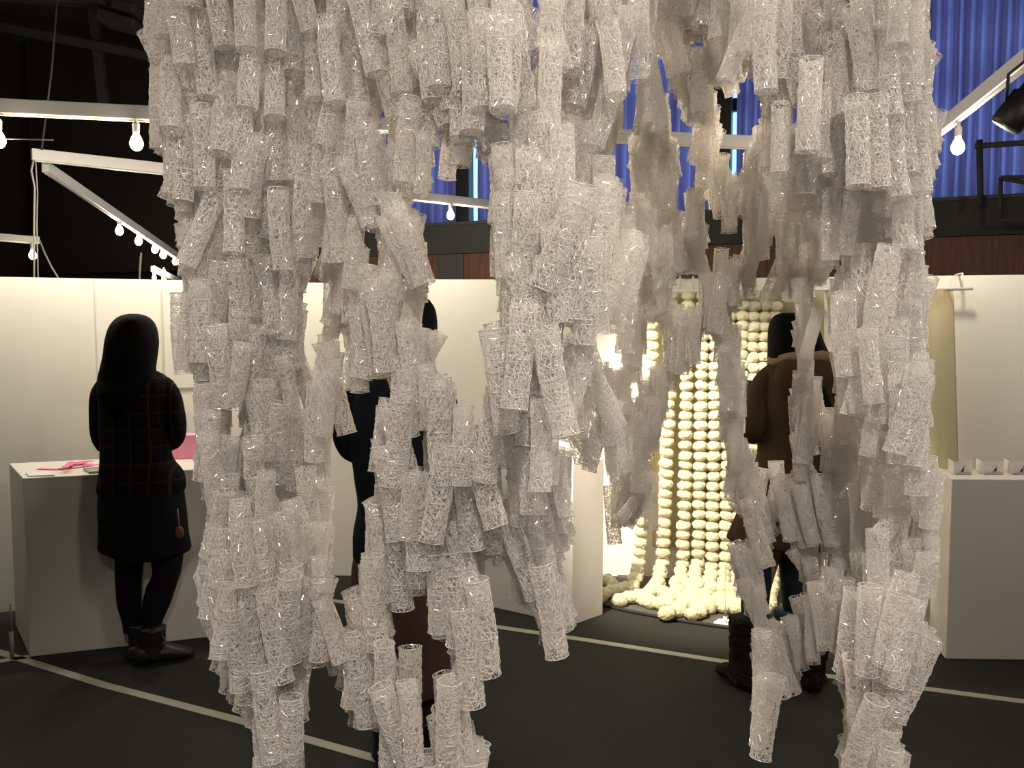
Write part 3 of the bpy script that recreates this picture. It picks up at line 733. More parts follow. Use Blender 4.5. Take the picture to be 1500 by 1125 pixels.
garment('skirt', Y1, [(700, 150, 264), (720, 147, 268), (750, 146, 271), (785, 148, 276), (800, 149, 278), (806, 160, 277), (811, 172, 268)],
        [0.13, 0.14, 0.15, 0.16, 0.165, 0.16, 0.155], M['skirt'], p1, wob=0.06, seed=4)
garment('tights', Y1, [(790, 170, 210), (808, 171, 210), (835, 170, 208), (860, 171, 206), (885, 173, 206), (905, 179, 206), (925, 182, 206)], [0.075, 0.075, 0.066, 0.06, 0.055, 0.045, 0.04], M['tights'], p1, wob=0.0)
garment('tights', Y1, [(790, 222, 268), (812, 222, 267), (838, 225, 264), (860, 215, 257), (882, 210, 250), (905, 208, 240), (925, 207, 232)], [0.08, 0.078, 0.07, 0.062, 0.058, 0.048, 0.04], M['tights'], p1, wob=0.0)
g1 = gp(203, 968); g2 = gp(226, 972)
b1 = boot(p1, g1.x, g1.y+0.02, 5, M['boot'], 0.17); b2 = boot(p1, g2.x, g2.y, -62, M['boot'], 0.17, 0.25)
for k in range(3):
    q = at(229 + k*3, 925 + 10*k, Y1 - 0.07)
    bm = bmesh.new(); tube(bm, [q, q + Vector((0.02, 0, 0.012)), q + Vector((0.03, 0, -0.006)), q + Vector((0.012, 0, -0.03))], 0.002, 6); finish('boot_lace', bm, M['lace'], p1, True)
q = at(263, 780, Y1 - 0.15)
bm = bmesh.new(); bmesh.ops.create_uvsphere(bm, u_segments=14, v_segments=10, radius=0.02); bmesh.ops.scale(bm, vec=(1, 0.6, 1.4), verts=bm.verts)
o = finish('charm', bm, M['redcharm'], p1, True); o.location = q; o['label'] = 'small reddish charm hanging at the hip'
bm = bmesh.new(); tube(bm, [q + Vector((0, 0, .02)), at(260, 745, Y1-0.14)], 0.003, 6); finish('charm_strap', bm, M['lace'], p1, True)
setkids(p1)

# --- person 2: dark jacket, brown skirt, behind the middle column of tubes
Y2 = 2.93
p2 = thing('person', 'person in a dark navy jacket and brown skirt, mostly hidden behind the left middle tubes', 'person', None, (at(590, 800, Y2).x, Y2, 0))
hd = at(606, 478, Y2)
g = at(590, 1000, Y2)
make_body(p2, 0, 0, at(592, 800, Y2), at(508, 655, Y2), at(545, 660, Y2+0.24), at(658, 660, Y2), at(620, 668, Y2+0.25),
          Vector((at(565, 1000, Y2).x, Y2, 0.09)), Vector((at(620, 1000, Y2).x, Y2, 0.09)), hd, at(535, 572, Y2), at(642, 574, Y2), (0.1, 0.99, 0))
garment('hair', Y2, [(430, 600, 612), (434, 588, 622), (442, 580, 631), (455, 574, 638), (475, 572, 641), (495, 572, 640), (515, 574, 638), (530, 582, 630)], [0.02, 0.05, 0.075, 0.1, 0.11, 0.105, 0.09, 0.06], M['hair'], p2, dy=[0, 0, 0, 0, -.01, -.02, -.03, -.04], wob=0.03)
garment('jacket', Y2, [(532, 575, 630), (545, 550, 640), (556, 530, 648), (580, 516, 655), (620, 510, 658), (660, 512, 656), (700, 518, 652), (740, 524, 650), (775, 518, 656), (800, 519, 658), (812, 519, 660)],
        [0.07, 0.09, 0.11, 0.13, 0.14, 0.14, 0.135, 0.135, 0.15, 0.16, 0.16], M['navy'], p2, wob=0.05, seed=6)
limb('sleeve', [at(550, 556, Y2), at(526, 570, Y2), at(512, 598, Y2), at(506, 640, Y2), at(522, 662, Y2+.10), at(543, 662, Y2+.22)], [0.015, 0.042, 0.052, 0.046, 0.042, 0.036], M['navy'], p2)
limb('sleeve', [at(622, 556, Y2), at(644, 572, Y2), at(652, 604, Y2), at(656, 650, Y2), at(640, 668, Y2+.12), at(622, 668, Y2+.23)], [0.015, 0.040, 0.050, 0.046, 0.042, 0.036], M['navy'], p2)
garment('skirt', Y2, [(800, 522, 656), (830, 516, 660), (880, 520, 662), (940, 528, 665), (985, 536, 668), (1000, 540, 668)], [0.14, 0.15, 0.16, 0.165, 0.17, 0.165], M['brownskirt'], p2, wob=0.10, seed=8)
garment('legging', Y2, [(980, 548, 590), (1020, 548, 586), (1060, 550, 582), (1100, 552, 580)], [0.06, 0.05, 0.045, 0.04], M['brownskirt'], p2, wob=0)
garment('legging', Y2, [(980, 600, 642), (1020, 604, 642), (1060, 608, 640), (1100, 608, 636)], [0.06, 0.05, 0.045, 0.04], M['brownskirt'], p2, wob=0)
boot(p2, at(565, 1000, Y2).x, Y2, 12, M['boot'], 0.16); boot(p2, at(621, 1000, Y2).x, Y2, -8, M['boot'], 0.16)
setkids(p2)

# --- person 3: brown hooded coat at the right
Y3 = gp(1140, 1006).y
p3 = thing('person', 'person in a brown hooded coat, jeans and furry dark boots, facing the garlands', 'person', None, (gp(1150, 1006).x, Y3, 0))
hd = at(1163, 500, Y3)
make_body(p3, 0, 0, at(1160, 750, Y3), at(1112, 632, Y3), at(1104, 592, Y3+0.22), at(1222, 640, Y3), at(1185, 610, Y3+0.25),
          at(1098, 972, Y3), at(1186, 978, Y3), hd, at(1130, 560, Y3), at(1205, 560, Y3), (-0.2, 0.98, 0))
garment('hair', Y3, [(458, 1147, 1166), (461, 1138, 1178), (468, 1131, 1188), (482, 1127, 1198), (500, 1125, 1204), (515, 1124, 1210), (526, 1124, 1216), (534, 1132, 1205)], [0.03, 0.06, 0.085, 0.105, 0.11, 0.105, 0.10, 0.07], M['hair'], p3, dy=[0, 0, 0, 0, -.01, -.02, -.02, -.02], wob=0.04)
bm = bmesh.new()
c0 = at(1176, 524, Y3); loop = []
for k in range(25):
    a = 2*PI*k/24; loop.append(Vector((c0.x + 0.125*math.cos(a), Y3 - 0.02 + 0.115*math.sin(a), c0.z - 0.012 - 0.02*math.sin(a))))
tube(bm, loop, [0.026 + 0.006*noise.noise(Vector((k*1.7, 0, 0))) for k in range(25)], 12, cap=False)
for v in bm.verts: v.co += Vector((noise.noise(v.co*60), noise.noise(v.co*60+Vector((7, 0, 0))), noise.noise(v.co*60+Vector((0, 7, 0)))))*0.008
finish('fur_collar', bm, M['fur'], p3, True)
garment('hood', Y3 - 0.11, [(526, 1150, 1215), (535, 1138, 1222), (555, 1135, 1226), (580, 1145, 1222), (600, 1165, 1208), (608, 1178, 1196)], [0.05, 0.075, 0.08, 0.065, 0.04, 0.02], M['coat'], p3, wob=0.08, seed=3)
garment('coat', Y3, [(522, 1140, 1212), (532, 1126, 1222), (545, 1119, 1228), (570, 1114, 1232), (610, 1112, 1234), (650, 1112, 1234), (690, 1104, 1236), (730, 1090, 1238), (770, 1076, 1240), (788, 1069, 1240), (794, 1074, 1236)],
        [0.08, 0.105, 0.125, 0.145, 0.15, 0.15, 0.155, 0.165, 0.175, 0.18, 0.17], M['coat'], p3, wob=0.08, seed=12)
limb('sleeve', [at(1148, 535, Y3), at(1128, 550, Y3), at(1114, 584, Y3), at(1104, 632, Y3), at(1100, 618, Y3+.12), at(1103, 596, Y3+.2)], [0.015, 0.045, 0.058, 0.052, 0.044, 0.038], M['coat'], p3)
limb('sleeve', [at(1198, 535, Y3), at(1218, 552, Y3), at(1226, 594, Y3), at(1226, 640, Y3), at(1208, 632, Y3+.14), at(1188, 612, Y3+.24)], [0.015, 0.045, 0.058, 0.052, 0.044, 0.038], M['coat'], p3)
garment('jeans', Y3, [(770, 1086, 1136), (830, 1086, 1132), (880, 1086, 1126), (930, 1085, 1122), (960, 1085, 1120)], [0.085, 0.07, 0.06, 0.055, 0.05], M['jeans'], p3, wob=0.03)
garment('jeans', Y3, [(770, 1136, 1200), (830, 1142, 1198), (870, 1146, 1196), (893, 1148, 1200), (930, 1166, 1206), (960, 1168, 1206)], [0.085, 0.07, 0.06, 0.06, 0.05, 0.05], M['jeans'], p3, wob=0.03, seed=2)
garment('jeans_cuff', Y3, [(893, 1135, 1176), (898, 1134, 1177), (906, 1135, 1176)], [0.06, 0.063, 0.06], M['denim2'], p3, wob=0.02, seed=5)
boot(p3, at(1092, 970, Y3).x, Y3, 25, M['darkfur'], 0.30, 0.25, 1.0, 0.068, 'fur_boot'); boot(p3, at(1189, 970, Y3).x, Y3, -12, M['darkfur'], 0.28, 0.25, 1.0, 0.068, 'fur_boot')
bm = bmesh.new(); tube(bm, [at(1192, 545, Y3-.19), at(1206, 570, Y3-.175), at(1218, 600, Y3-.16), at(1226, 635, Y3-.14)], 0.012, 8); finish('bag_strap', bm, M['boot'], p3, True)
setkids(p3)
ph = at(1099, 572, Y3+0.26)
bm = bmesh.new(); box(bm, -0.022, 0.022, -0.02, 0.02, -0.045, 0.045); bevel(bm, 0.006); 
cm = thing('camera_held', 'small black camera held up by the person in the brown coat', 'camera')
o = finish('camera_body', bm, M['black'], cm); o.location = ph; o.rotation_euler = (0, 0.15, 0)
bm = bmesh.new(); tube(bm, [ph + Vector((0, 0.02, 0)), ph + Vector((0, 0.045, 0))], 0.014, 14); finish('camera_lens', bm, M['black'], cm, True)

# ------------------------------------------------------------------ net tubes
TR, TL = 0.0150, 0.122
def tube_mesh(seed):
    r = random.Random(seed); verts = []; faces = []
    def strand(a, b_, w_):
        d = (b_ - a).normalized(); u = d.orthogonal().normalized(); v = d.cross(u); i = len(verts)
        ph_ = r.random()*2
        for p in (a, b_):
            for k in range(3):
                an = ph_ + 2*PI*k/3; verts.append(p + (u*math.cos(an) + v*math.sin(an))*w_)
        for k in range(3): faces.append((i+k, i+(k+1) % 3, i+3+(k+1) % 3, i+3+k))
    bend = Vector((r.uniform(-.0022, .0022), r.uniform(-.0022, .0022), 0))
    off = Vector((seed*3.7, 0, 0))
    def surf(u, v, rr):
        an = u*2*PI; z = (v-0.5)*TL
        k = rr*(1 + 0.07*noise.noise(Vector((math.cos(an), math.sin(an), v*5)) + off) + 0.04*noise.noise(Vector((math.cos(an)*3, math.sin(an)*3, v*16)) + off))
        flare = 1 + 0.05*max(0, abs(v-0.5)*2 - 0.9)*10*0.5
        return Vector((math.cos(an)*k*flare, math.sin(an)*k*flare, z)) + bend*math.sin(v*PI)*1.5
    for layer, (nu, nv, rr) in enumerate(((19, 25, TR), (16, 21, TR*0.93))):
        P = {}
        for i in range(nu):
            for j in range(nv+1):
                ju = r.uniform(-.45, .45) if 0 < j < nv else r.uniform(-.3, .3)
                jv = r.uniform(-.45, .45) if 0 < j < nv else r.uniform(-.12, .12)
                P[i, j] = surf((i+0.5*(j % 2)+ju)/nu, min(1, max(0, (j+jv)/nv)), rr + r.uniform(-.0006, .0006))
        for i in range(nu):
            for j in range(nv+1):
                q = P[i, j]; w_ = r.uniform(.00024, .00044)
                nb = [((i+1) % nu, j)]
                if j < nv:
                    if j % 2 == 0: nb += [(i, j+1), ((i-1) % nu, j+1)]
                    else: nb += [(i, j+1), ((i+1) % nu, j+1)]
                for t in nb:
                    if r.random() < (0.86 if layer == 0 else 0.72): strand(q, P[t], w_)
    # wound threads and rims
    for k in range(16):
        v0 = r.random() if k > 3 else (0.004 if k < 2 else 0.996); pr = None; sl = r.uniform(-.03, .03) if k > 3 else 0
        for s in range(25):
            v = min(1, max(0, v0 + sl*math.sin(s/24*2*PI + k)))
            q = surf(s/24, v, TR*1.03 + r.uniform(0, .0005))
            if pr is not None: strand(pr, q, 0.0003 if k > 3 else 0.00045)
            pr = q
    me = bpy.data.meshes.new('net_tube'); me.from_pydata([tuple(v) for v in verts], [], faces); me.materials.append(M['filament'])
    return me
NV = 8
TM = [tube_mesh(s) for s in range(NV)]

# silhouette of the hanging mass, drawn in photo pixels, filled with real tubes at real depths
OUT = [(212,-140),(212,0),(220,30),(205,40),(208,60),(218,90),(218,215),(240,235),(237,290),(257,297),(262,370),(270,432),(256,438),(256,500),(265,545),(290,550),(285,575),(285,670),(302,740),(305,775),(290,800),(300,830),(280,845),(290,890),(305,930),(325,1000),(335,1030),(352,1035),(365,1060),(375,1075),(368,1125),(366,1260),
 (1330,1260),(1322,1125),(1342,1115),(1310,1078),(1325,1055),(1332,1030),(1370,965),(1378,935),(1350,915),(1376,840),(1372,820),(1378,740),(1380,680),(1355,670),(1365,600),(1365,560),(1355,470),(1368,420),(1355,395),(1350,360),(1365,320),(1355,300),(1375,230),(1382,165),(1362,150),(1372,70),(1358,60),(1362,0),(1362,-140)]
HOLES = [
 [(448,1260),(448,1125),(442,1067),(457,1047),(446,1027),(457,1017),(443,967),(478,977),(480,953),(500,1013),(510,1052),(521,1051),(531,1068),(554,1066),(556,1125),(556,1260)],
 [(568,881),(599,897),(608,866),(623,866),(625,936),(659,939),(663,980),(640,982),(633,990),(638,1025),(627,1063),(635,1125),(629,1110),(612,1095),(618,1070),(616,955),(600,947),(586,953),(584,1010),(580,964),(578,935)],
 [(655,195),(638,210),(638,243),(630,244),(633,284),(601,295),(602,307),(615,312),(621,322),(622,358),(626,372),(629,412),(628,444),(617,451),(616,484),(627,473),(655,481),(653,505),(636,537),(638,546),(664,551),(667,595),(688,597),(691,619),(711,609),(707,593),(716,580),(716,548),(706,519),(701,480),(729,474),(737,471),(729,460),(727,420),(724,410),(720,369),(718,280),(718,254),(714,241),(700,225),(704,206),(698,187),(694,216),(689,249),(671,249),(668,228),(662,264),(646,260),(652,214)],
 [(562,150),(552,188),(560,194),(560,219),(567,214),(565,158)],[(736,172),(744,172),(744,200),(735,225),(735,200)],
 [(470,340),(464,376),(456,395),(450,412),(445,430),(446,470),(450,540),(468,560),(457,500),(474,494),(471,465),(465,444),(482,430),(472,412),(462,408),(470,376)],
 [(485,378),(486,400),(477,402)],[(531,337),(552,340),(554,380),(556,400),(545,395),(537,365),(531,360)],[(588,384),(595,400),(592,412)],
 [(587,431),(581,447),(575,505),(579,484),(587,440)],[(497,488),(509,486),(506,520),(504,575),(497,560),(503,532),(494,500)],
 [(506,578),(533,577),(539,553),(571,555),(571,583),(545,595),(556,636),(540,641),(547,687),(550,720),(553,728),(531,742),(540,806),(521,813),(530,860),(534,889),(528,878),(516,855),(497,862),(505,905),(514,942),(508,930),(497,915),(489,904),(487,843),(486,760),(490,714),(484,700),(485,632),(493,616),(504,640),(523,635),(512,600)],
 [(621,619),(602,645),(600,655),(611,681),(624,705),(619,680),(622,650),(624,625)],
 [(350,575),(345,595),(339,607),(337,640),(357,648),(360,643),(353,620),(350,590)],[(357,672),(361,690),(361,740),(357,740),(359,700)],
 [(424,560),(435,580),(443,613),(445,590),(452,580),(440,580),(430,568)],
 [(766,431),(773,431),(776,455),(773,452)],[(789,370),(799,369),(801,378),(788,378)],[(822,478),(838,476),(836,503),(824,504)],
 [(876,464),(879,480),(895,477),(905,470),(898,507),(909,513),(909,531),(918,539),(903,543),(894,546),(890,531),(871,526),(873,488)],
 [(924,563),(939,565),(934,585),(926,597)],
 [(951,462),(957,473),(972,475),(968,503),(973,515),(972,539),(955,534),(950,559),(942,561),(940,539),(942,520),(947,516),(948,485)],
 [(931,434),(938,434),(930,458),(927,455)],
 [(995,380),(994,394),(997,399),(1014,397),(1014,378),(1021,408),(1030,418),(1024,450),(1003,452),(998,462),(997,444),(979,437),(979,426),(990,412)],
 [(922,72),(935,82),(939,102),(928,107),(921,83)],
 [(915,122),(932,117),(932,152),(928,180),(922,208),(922,237),(923,282),(921,310),(910,269),(901,264),(900,234),(896,208),(910,186),(912,154)],
 [(951,58),(957,56),(958,82),(971,85),(979,106),(974,110),(982,125),(992,142),(1000,166),(1002,181),(1016,183),(1013,212),(1005,234),(1021,240),(1018,256),(1023,263),(1022,276),(1013,272),(1002,279),(1005,295),(1011,312),(995,314),(990,284),(995,260),(994,231),(998,212),(982,202),(982,175),(978,150),(972,147),(966,112),(962,90),(955,83)],
 [(1010,59),(1022,59),(1035,38),(1033,70),(1013,74)],
 [(1040,106),(1066,139),(1075,141),(1084,131),(1077,118),(1085,118),(1102,96),(1104,133),(1116,136),(1115,165),(1112,182),(1105,184),(1104,205),(1096,216),(1096,224),(1087,229),(1086,263),(1069,253),(1068,226),(1046,229),(1050,212),(1058,186),(1056,174),(1046,150),(1051,146),(1042,125)],
 [(1138,119),(1153,118),(1152,126),(1138,126)],[(1161,146),(1170,158),(1169,185),(1158,197),(1160,170)],
 [(1029,295),(1038,295),(1039,310),(1058,308),(1059,341),(1078,342),(1081,300),(1082,314),(1089,314),(1086,339),(1093,346),(1090,360),(1088,373),(1071,374),(1066,408),(1065,364),(1048,364),(1045,402),(1042,400),(1032,359),(1043,351),(1034,317)],
 [(1130,340),(1143,345),(1132,370),(1142,380),(1138,396),(1132,409),(1111,436),(1127,447),(1137,436),(1146,436),(1156,444),(1169,449),(1159,484),(1153,514),(1171,517),(1161,568),(1155,600),(1161,621),(1171,624),(1169,632),(1157,633),(1159,661),(1164,691),(1148,693),(1148,675),(1128,675),(1127,721),(1115,719),(1124,691),(1111,683),(1106,690),(1108,672),(1087,637),(1092,632),(1094,578),(1087,526),(1088,481),(1070,479),(1068,464),(1083,460),(1083,437),(1110,437),(1110,409),(1112,378),(1128,376)],
 [(1226,372),(1235,374),(1231,398),(1220,406),(1215,436),(1222,484),(1220,513),(1224,608),(1209,597),(1204,584),(1204,555),(1188,555),(1193,512),(1204,491),(1207,456),(1188,453),(1194,434),(1191,418),(1204,417),(1212,406)],
 [(1200,645),(1209,657),(1201,667),(1204,680),(1205,700),(1193,693),(1189,672),(1198,664)],
 [(994,572),(993,548),(1009,544),(1011,534),(1025,532),(1026,518),(1030,492),(1035,483),(1041,492),(1050,496),(1048,529),(1054,539),(1049,548),(1052,569),(1051,620),(1049,632),(1058,640),(1066,655),(1063,694),(1063,731),(1079,749),(1093,768),(1089,791),(1071,792),(1075,876),(1089,877),(1089,903),(1105,907),(1099,961),(1105,967),(1100,1040),(1095,1093),(1115,1112),(1123,1110),(1140,1040),(1123,1030),(1142,1027),(1143,1000),(1148,1017),(1167,1017),(1175,967),(1193,972),(1217,933),(1218,953),(1230,957),(1213,1013),(1240,1022),(1235,1060),(1242,1070),(1223,1100),(1230,1125),(1230,1260),(716,1260),(720,1125),(716,1085),(700,1082),(691,1068),(682,1038),(706,1032),(702,993),(723,993),(731,983),(724,915),(721,896),(713,848),(708,819),(746,824),(750,874),(756,888),(782,890),(788,920),(798,955),(804,965),(828,962),(834,949),(828,926),(846,919),(836,877),(826,837),(820,813),(838,800),(838,680),(850,662),(848,678),(857,691),(870,693),(879,672),(882,642),(895,715),(884,718),(888,752),(891,797),(909,797),(909,754),(914,771),(930,769),(942,748),(945,778),(962,776),(960,701),(948,664),(963,666),(973,617),(979,589),(976,572)],
 [(810,628),(823,645),(850,640),(845,662),(822,655),(812,657)],[(862,600),(890,602),(868,610),(860,625)],
 [(1135,764),(1143,763),(1145,789),(1160,792),(1164,839),(1181,860),(1180,873),(1161,873),(1160,905),(1147,908),(1144,935),(1125,917),(1127,879),(1113,876),(1123,871),(1116,832),(1129,831)],
 [(1201,784),(1205,791),(1203,816),(1221,820),(1207,839),(1205,828),(1196,827),(1197,816)],
 [(1231,712),(1240,710),(1235,727)],[(1235,735),(1241,735),(1233,757)],
 [(773,0),(773,-20),(802,-20),(800,0),(778,24)],[(769,92),(790,65),(791,75),(785,87)],[(874,12),(880,12),(878,37)],[(816,125),(823,112),(822,127)],
 [(853,165),(858,163),(870,184),(862,180)],[(890,362),(900,360),(903,370),(892,373)],[(909,341),(916,340),(914,350)],[(888,408),(896,408),(892,430),(889,440)],[(1084,410),(1089,410),(1089,427),(1084,434)],
 [(727,645),(733,645),(745,735),(740,735)],
]
S = 3.0; OY = 150
MW, MH = int(1500/S), int((1125+OY+150)/S)
gx, gy = np.meshgrid((np.arange(MW)+0.5)*S, (np.arange(MH)+0.5)*S - OY)
def inpoly(poly):
    r = np.zeros(gx.shape, bool); n = len(poly); j = n-1
    for i in range(n):
        xi, yi = poly[i]; xj, yj = poly[j]
        if yi != yj:
            c = ((yi > gy) != (yj > gy)) & (gx < (xj-xi)*(gy-yi)/(yj-yi)+xi)
            r ^= c
        j = i
    return r
MASK = inpoly(OUT)
for h in HOLES: MASK &= ~inpoly(h)
CTRL = np.array([(300,0,1.22),(300,200,1.25),(300,600,1.25),(400,900,1.12),(430,500,1.32),(350,1050,1.12),(460,200,1.3),(480,480,1.35),(460,700,1.3),(560,100,1.2),(560,250,1.2),(590,500,1.1),(600,700,1.05),(560,950,1.1),(700,950,1.05),(660,1080,1.05),(660,700,1.05),
 (740,530,.97),(800,450,.92),(850,350,.93),(820,620,.93),(700,640,1.05),(790,850,1.1),(740,300,1.02),(750,100,1.05),(860,480,1.0),(860,640,1.3),
 (930,600,1.75),(905,760,1.8),(960,500,1.75),(1000,350,1.7),(950,200,1.6),(1060,300,1.75),(1040,180,1.75),(1000,80,1.35),(900,80,1.15),(1110,230,1.6),(1110,350,1.7),(1075,600,1.55),(1100,700,1.6),(1180,400,1.6),(1180,560,1.55),(1180,680,1.5),(1140,950,1.42),(1110,1060,1.25),(1180,850,1.5),
 (1260,500,1.15),(1330,600,1.12),(1300,950,1.15),(1290,200,1.12),(1300,50,1.12),(1100,40,1.15),(1185,160,1.15),(1230,350,1.25),(1240,1000,1.2),(1280,1100,1.12)])
def depth(x, y):
    w_ = 1/(((CTRL[:,0]-x)**2 + ((CTRL[:,1]-y)*0.8)**2)**1.5 + 200)
    return float((w_*CTRL[:,2]).sum()/w_.sum())
COV = np.zeros(MASK.shape, int)
PT = []   # (centre, axis, endpoint px...)
SAMP = np.zeros((0, 7, 3))
def rect_pixels(x0, y0, x1, y1, hw):
    dx, dy = x1-x0, y1-y0; L = math.hypot(dx, dy) + 1e-6; dx /= L; dy /= L
    bx0 = max(0, int((min(x0, x1)-hw)/S)); bx1 = min(MW, int((max(x0, x1)+hw)/S)+2)
    by0 = max(0, int((min(y0, y1)-hw+OY)/S)); by1 = min(MH, int((max(y0, y1)+hw+OY)/S)+2)
    if bx1 <= bx0 or by1 <= by0: return None
    X = gx[by0:by1, bx0:bx1]-x0; Yy = gy[by0:by1, bx0:bx1]-y0
    u = X*dx+Yy*dy; v = X*dy-Yy*dx
    m_ = (u >= 0) & (u <= L) & (np.abs(v) <= hw)
    return (slice(by0, by1), slice(bx0, bx1)), m_
rt_ = random.Random(11)
def samples(c, ax):
    return np.array([list(c + ax*(TL*(k/6-0.5)*0.97)) for k in range(7)])
def place(x, y, ang, D0, lean, maxlayers=10, force=False, label=None, size=1.0):
    """tube centred on pixel x,y, turned by ang in the picture plane and by lean in depth"""
    global SAMP
    for k in range(maxlayers):
        D = D0 + 0.0*k + (0.022*k if k else 0) + rt_.uniform(0, .008)
        c = dp(x, y, D)
        ax = (CU*math.cos(ang) + CR*math.sin(ang))*math.cos(lean) + CF*math.sin(lean)
        s = samples(c, ax)
        if len(SAMP):
            near = np.abs(SAMP[:, 3] - s[3]).max(axis=1) < 0.13
            if near.any():
                q = SAMP[near].reshape(-1, 3)
                dmin = np.sqrt(((q[:, None, :] - s[None])**2).sum(-1)).min()
                if dmin < (0.017 if not force else 0.0): continue
        SAMP = np.concatenate([SAMP, s[None]])
        PT.append([c, ax, D, label, rt_.randrange(NV), rt_.uniform(0, 6.28), size])
        return True
    return False
def footprint(x, y, ang, D, size=1.0):
    hl = size*TL/2*F/D; hw = size*TR*1.08*F/D
    return rect_pixels(x+math.sin(ang)*hl, y-math.cos(ang)*hl, x-math.sin(ang)*hl, y+math.cos(ang)*hl, hw)
EXPL = [  # end px, direction px (towards the other end), depth, label
 (816,962,795,850,1.10,'net tube hanging lowest under the middle cluster, its end over the floor tape'),
 (900,796,895,715,1.80,'lowest net tube of the back cluster, hanging alone right of the middle plinth'),
 (953,777,952,700,1.80,'net tube at the lower right tip of the back cluster before a garland'),
 (919,770,903,690,1.80,'slanting net tube between the two lowest tips of the back cluster'),
 (654,262,662,195,1.45,'single net tube pointing down into the blue gap above the middle bulb'),
 (600,949,602,1060,1.12,'upright net tube with open top rim standing free before the dark brown skirt'),
 (716,990,700,870,1.06,'net tube ending lowest at the right edge of the left middle column'),
 (693,1034,680,925,1.06,'net tube whose rim hangs left of and below the left middle column right edge tube'),
 (1114,1110,1128,1035,1.25,'lowest net tube of the narrow right middle column, just above the photo bottom'),
 (1364,934,1330,1010,1.16,'net tube tilted right, its top rim beside the right plinth corner'),
 (270,548,267,440,1.28,'net tube sticking out left of the left column beside the long haired head'),
 (1068,341,1068,258,1.72,'net tube hanging free in the dark gap right of the middle at the top'),
 (1057,364,1054,440,1.78,'net tube with a dark hole in its top rim under the free hanging tube'),
 (1138,675,1139,750,1.72,'upright net tube with an open square rim before the brown coat hem'),
 (1117,686,1106,745,1.72,'tilted net tube with open rim left of the upright tube at the brown coat hem'),
 (855,505,861,400,0.98,'thick net tube ending above the white gap in the upper middle cluster'),
 (830,638,800,490,0.93,'nearest and darkest net tube, slanting down right across the middle cluster'),
 (720,482,736,590,0.99,'net tube with a ragged top rim at the left edge of the middle cluster'),
 (509,636,490,560,1.35,'slanting net tube whose end crosses the dark navy sleeve'),
 (862,690,883,615,1.68,'net tube leaning left over the top right edge of the middle plinth'),
 (541,1062,512,865,1.12,'net tube hanging low beside the left tape line in the left middle column'),
 (463,974,460,880,1.18,'net tube ending over dark carpet at the right foot of the left column'),
 (590,893,586,800,1.12,'net tube ending in the dark gap in the lower left middle column'),
 (1074,138,1052,85,1.75,'net tube crossing the top of the bright cyan light slit'),
 (1081,114,1097,86,1.75,'net tube leaning the other way beside the cyan light slit'),
 (1183,222,1187,110,1.13,'net tube with a clear round bottom rim at the upper right'),
 (1123,134,1122,20,1.13,'net tube ending beside the blue curtain patch at the upper right'),
 (1100,437,1100,350,1.75,'net tube ending level over the white rod right of the garland tops'),
 (1122,443,1146,385,1.72,'net tube leaning right, its end pointing at the garland tops'),
 (1022,240,1024,165,1.75,'net tube hanging across the long rail left of the cyan slit'),
 (1053,190,1034,250,1.75,'net tube leaning left under the long rail beside the cyan slit'),
 (1330,840,1310,920,1.08,'glossy net tube with a shining rim on the face of the right column'),
]
for (x0, y0, x1, y1, D, lab) in EXPL:
    L = TL*F/D; d = Vector((x1-x0, y1-y0)).normalized(); cx = x0+d.x*L/2; cy = y0+d.y*L/2
    ang = math.atan2(d.x, -d.y)
    if d.y > 0: ang = math.atan2(-d.x, d.y)
    if place(cx, cy, ang, D, rt_.uniform(-.12, .12), 3, True, lab):
        fp = footprint(cx, cy, ang, D)
        if fp: COV[fp[0]] += fp[1]*2
TARGET = 6
fails = 0; it = 0
def want():
    return MASK & (COV < TARGET)
need = np.argwhere(MASK)
npass = 0
for level in (1, 2, 3):
    tol = 0.94
    for sweep in range(7):
        idx = np.argwhere(MASK & (COV < level))
        if len(idx) == 0: break
        order = list(range(len(idx))); rt_.shuffle(order)
        tol = (0.985, 0.975, 0.965, 0.955, 0.94, 0.92, 0.89)[sweep] if level < 2 else (0.99, 0.985, 0.98, 0.975, 0.97, 0.97, 0.97)[sweep]
        cnt = 0
        for o_ in order[:1400]:
            r_, c_ = idx[o_]
            if COV[r_, c_] >= level: continue
            x, y = gx[r_, c_], gy[r_, c_]
            best = None
            D = depth(x, y)
            for tr in range(7):
                ang = rt_.gauss(0.0, 0.10) if rt_.random() < 0.8 else rt_.uniform(-.5, .5)
                if y > 700:
                    cxn = 1250 if x > 1050 else 560 if x > 450 else 380
                    ang += (x - cxn)/ -900.0 if x < 900 else (x-cxn)/600.0
                size = 1.0 if sweep < 1 else rt_.choice((1.0, 0.95, 0.86)) if sweep < 3 else rt_.choice((0.95, 0.82, 0.7))
                hl = size*TL/2*F/D; hw = size*TR*F/D
                t_ = rt_.uniform(-.9, .9)*hl; s_ = rt_.uniform(-.85, .85)*hw
                cx = x + math.sin(ang)*t_ + math.cos(ang)*s_; cy = y - math.cos(ang)*t_ + math.sin(ang)*s_
                fp = footprint(cx, cy, ang, D, size)
                if fp is None: continue
                tot = fp[1].sum()
                if tot == 0: continue
                ins = (MASK[fp[0]] & fp[1]).sum()/tot
                gain = ((COV[fp[0]] < level) & MASK[fp[0]] & fp[1]).sum()/tot
                if ins < tol: continue
                sc_ = ins*1.5 + gain
                if best is None or sc_ > best[0]: best = (sc_, cx, cy, ang, fp, size)
            if best:
                if place(best[1], best[2], best[3], D + (0.0 if level < 3 else 0.02*level), rt_.gauss(0, .10), 12, size=best[5]):
                    COV[best[4][0]] += best[4][1]; cnt += 1
print('tubes', len(PT), 'uncovered', int((MASK & (COV < 1)).sum()), 'of', int(MASK.sum()))

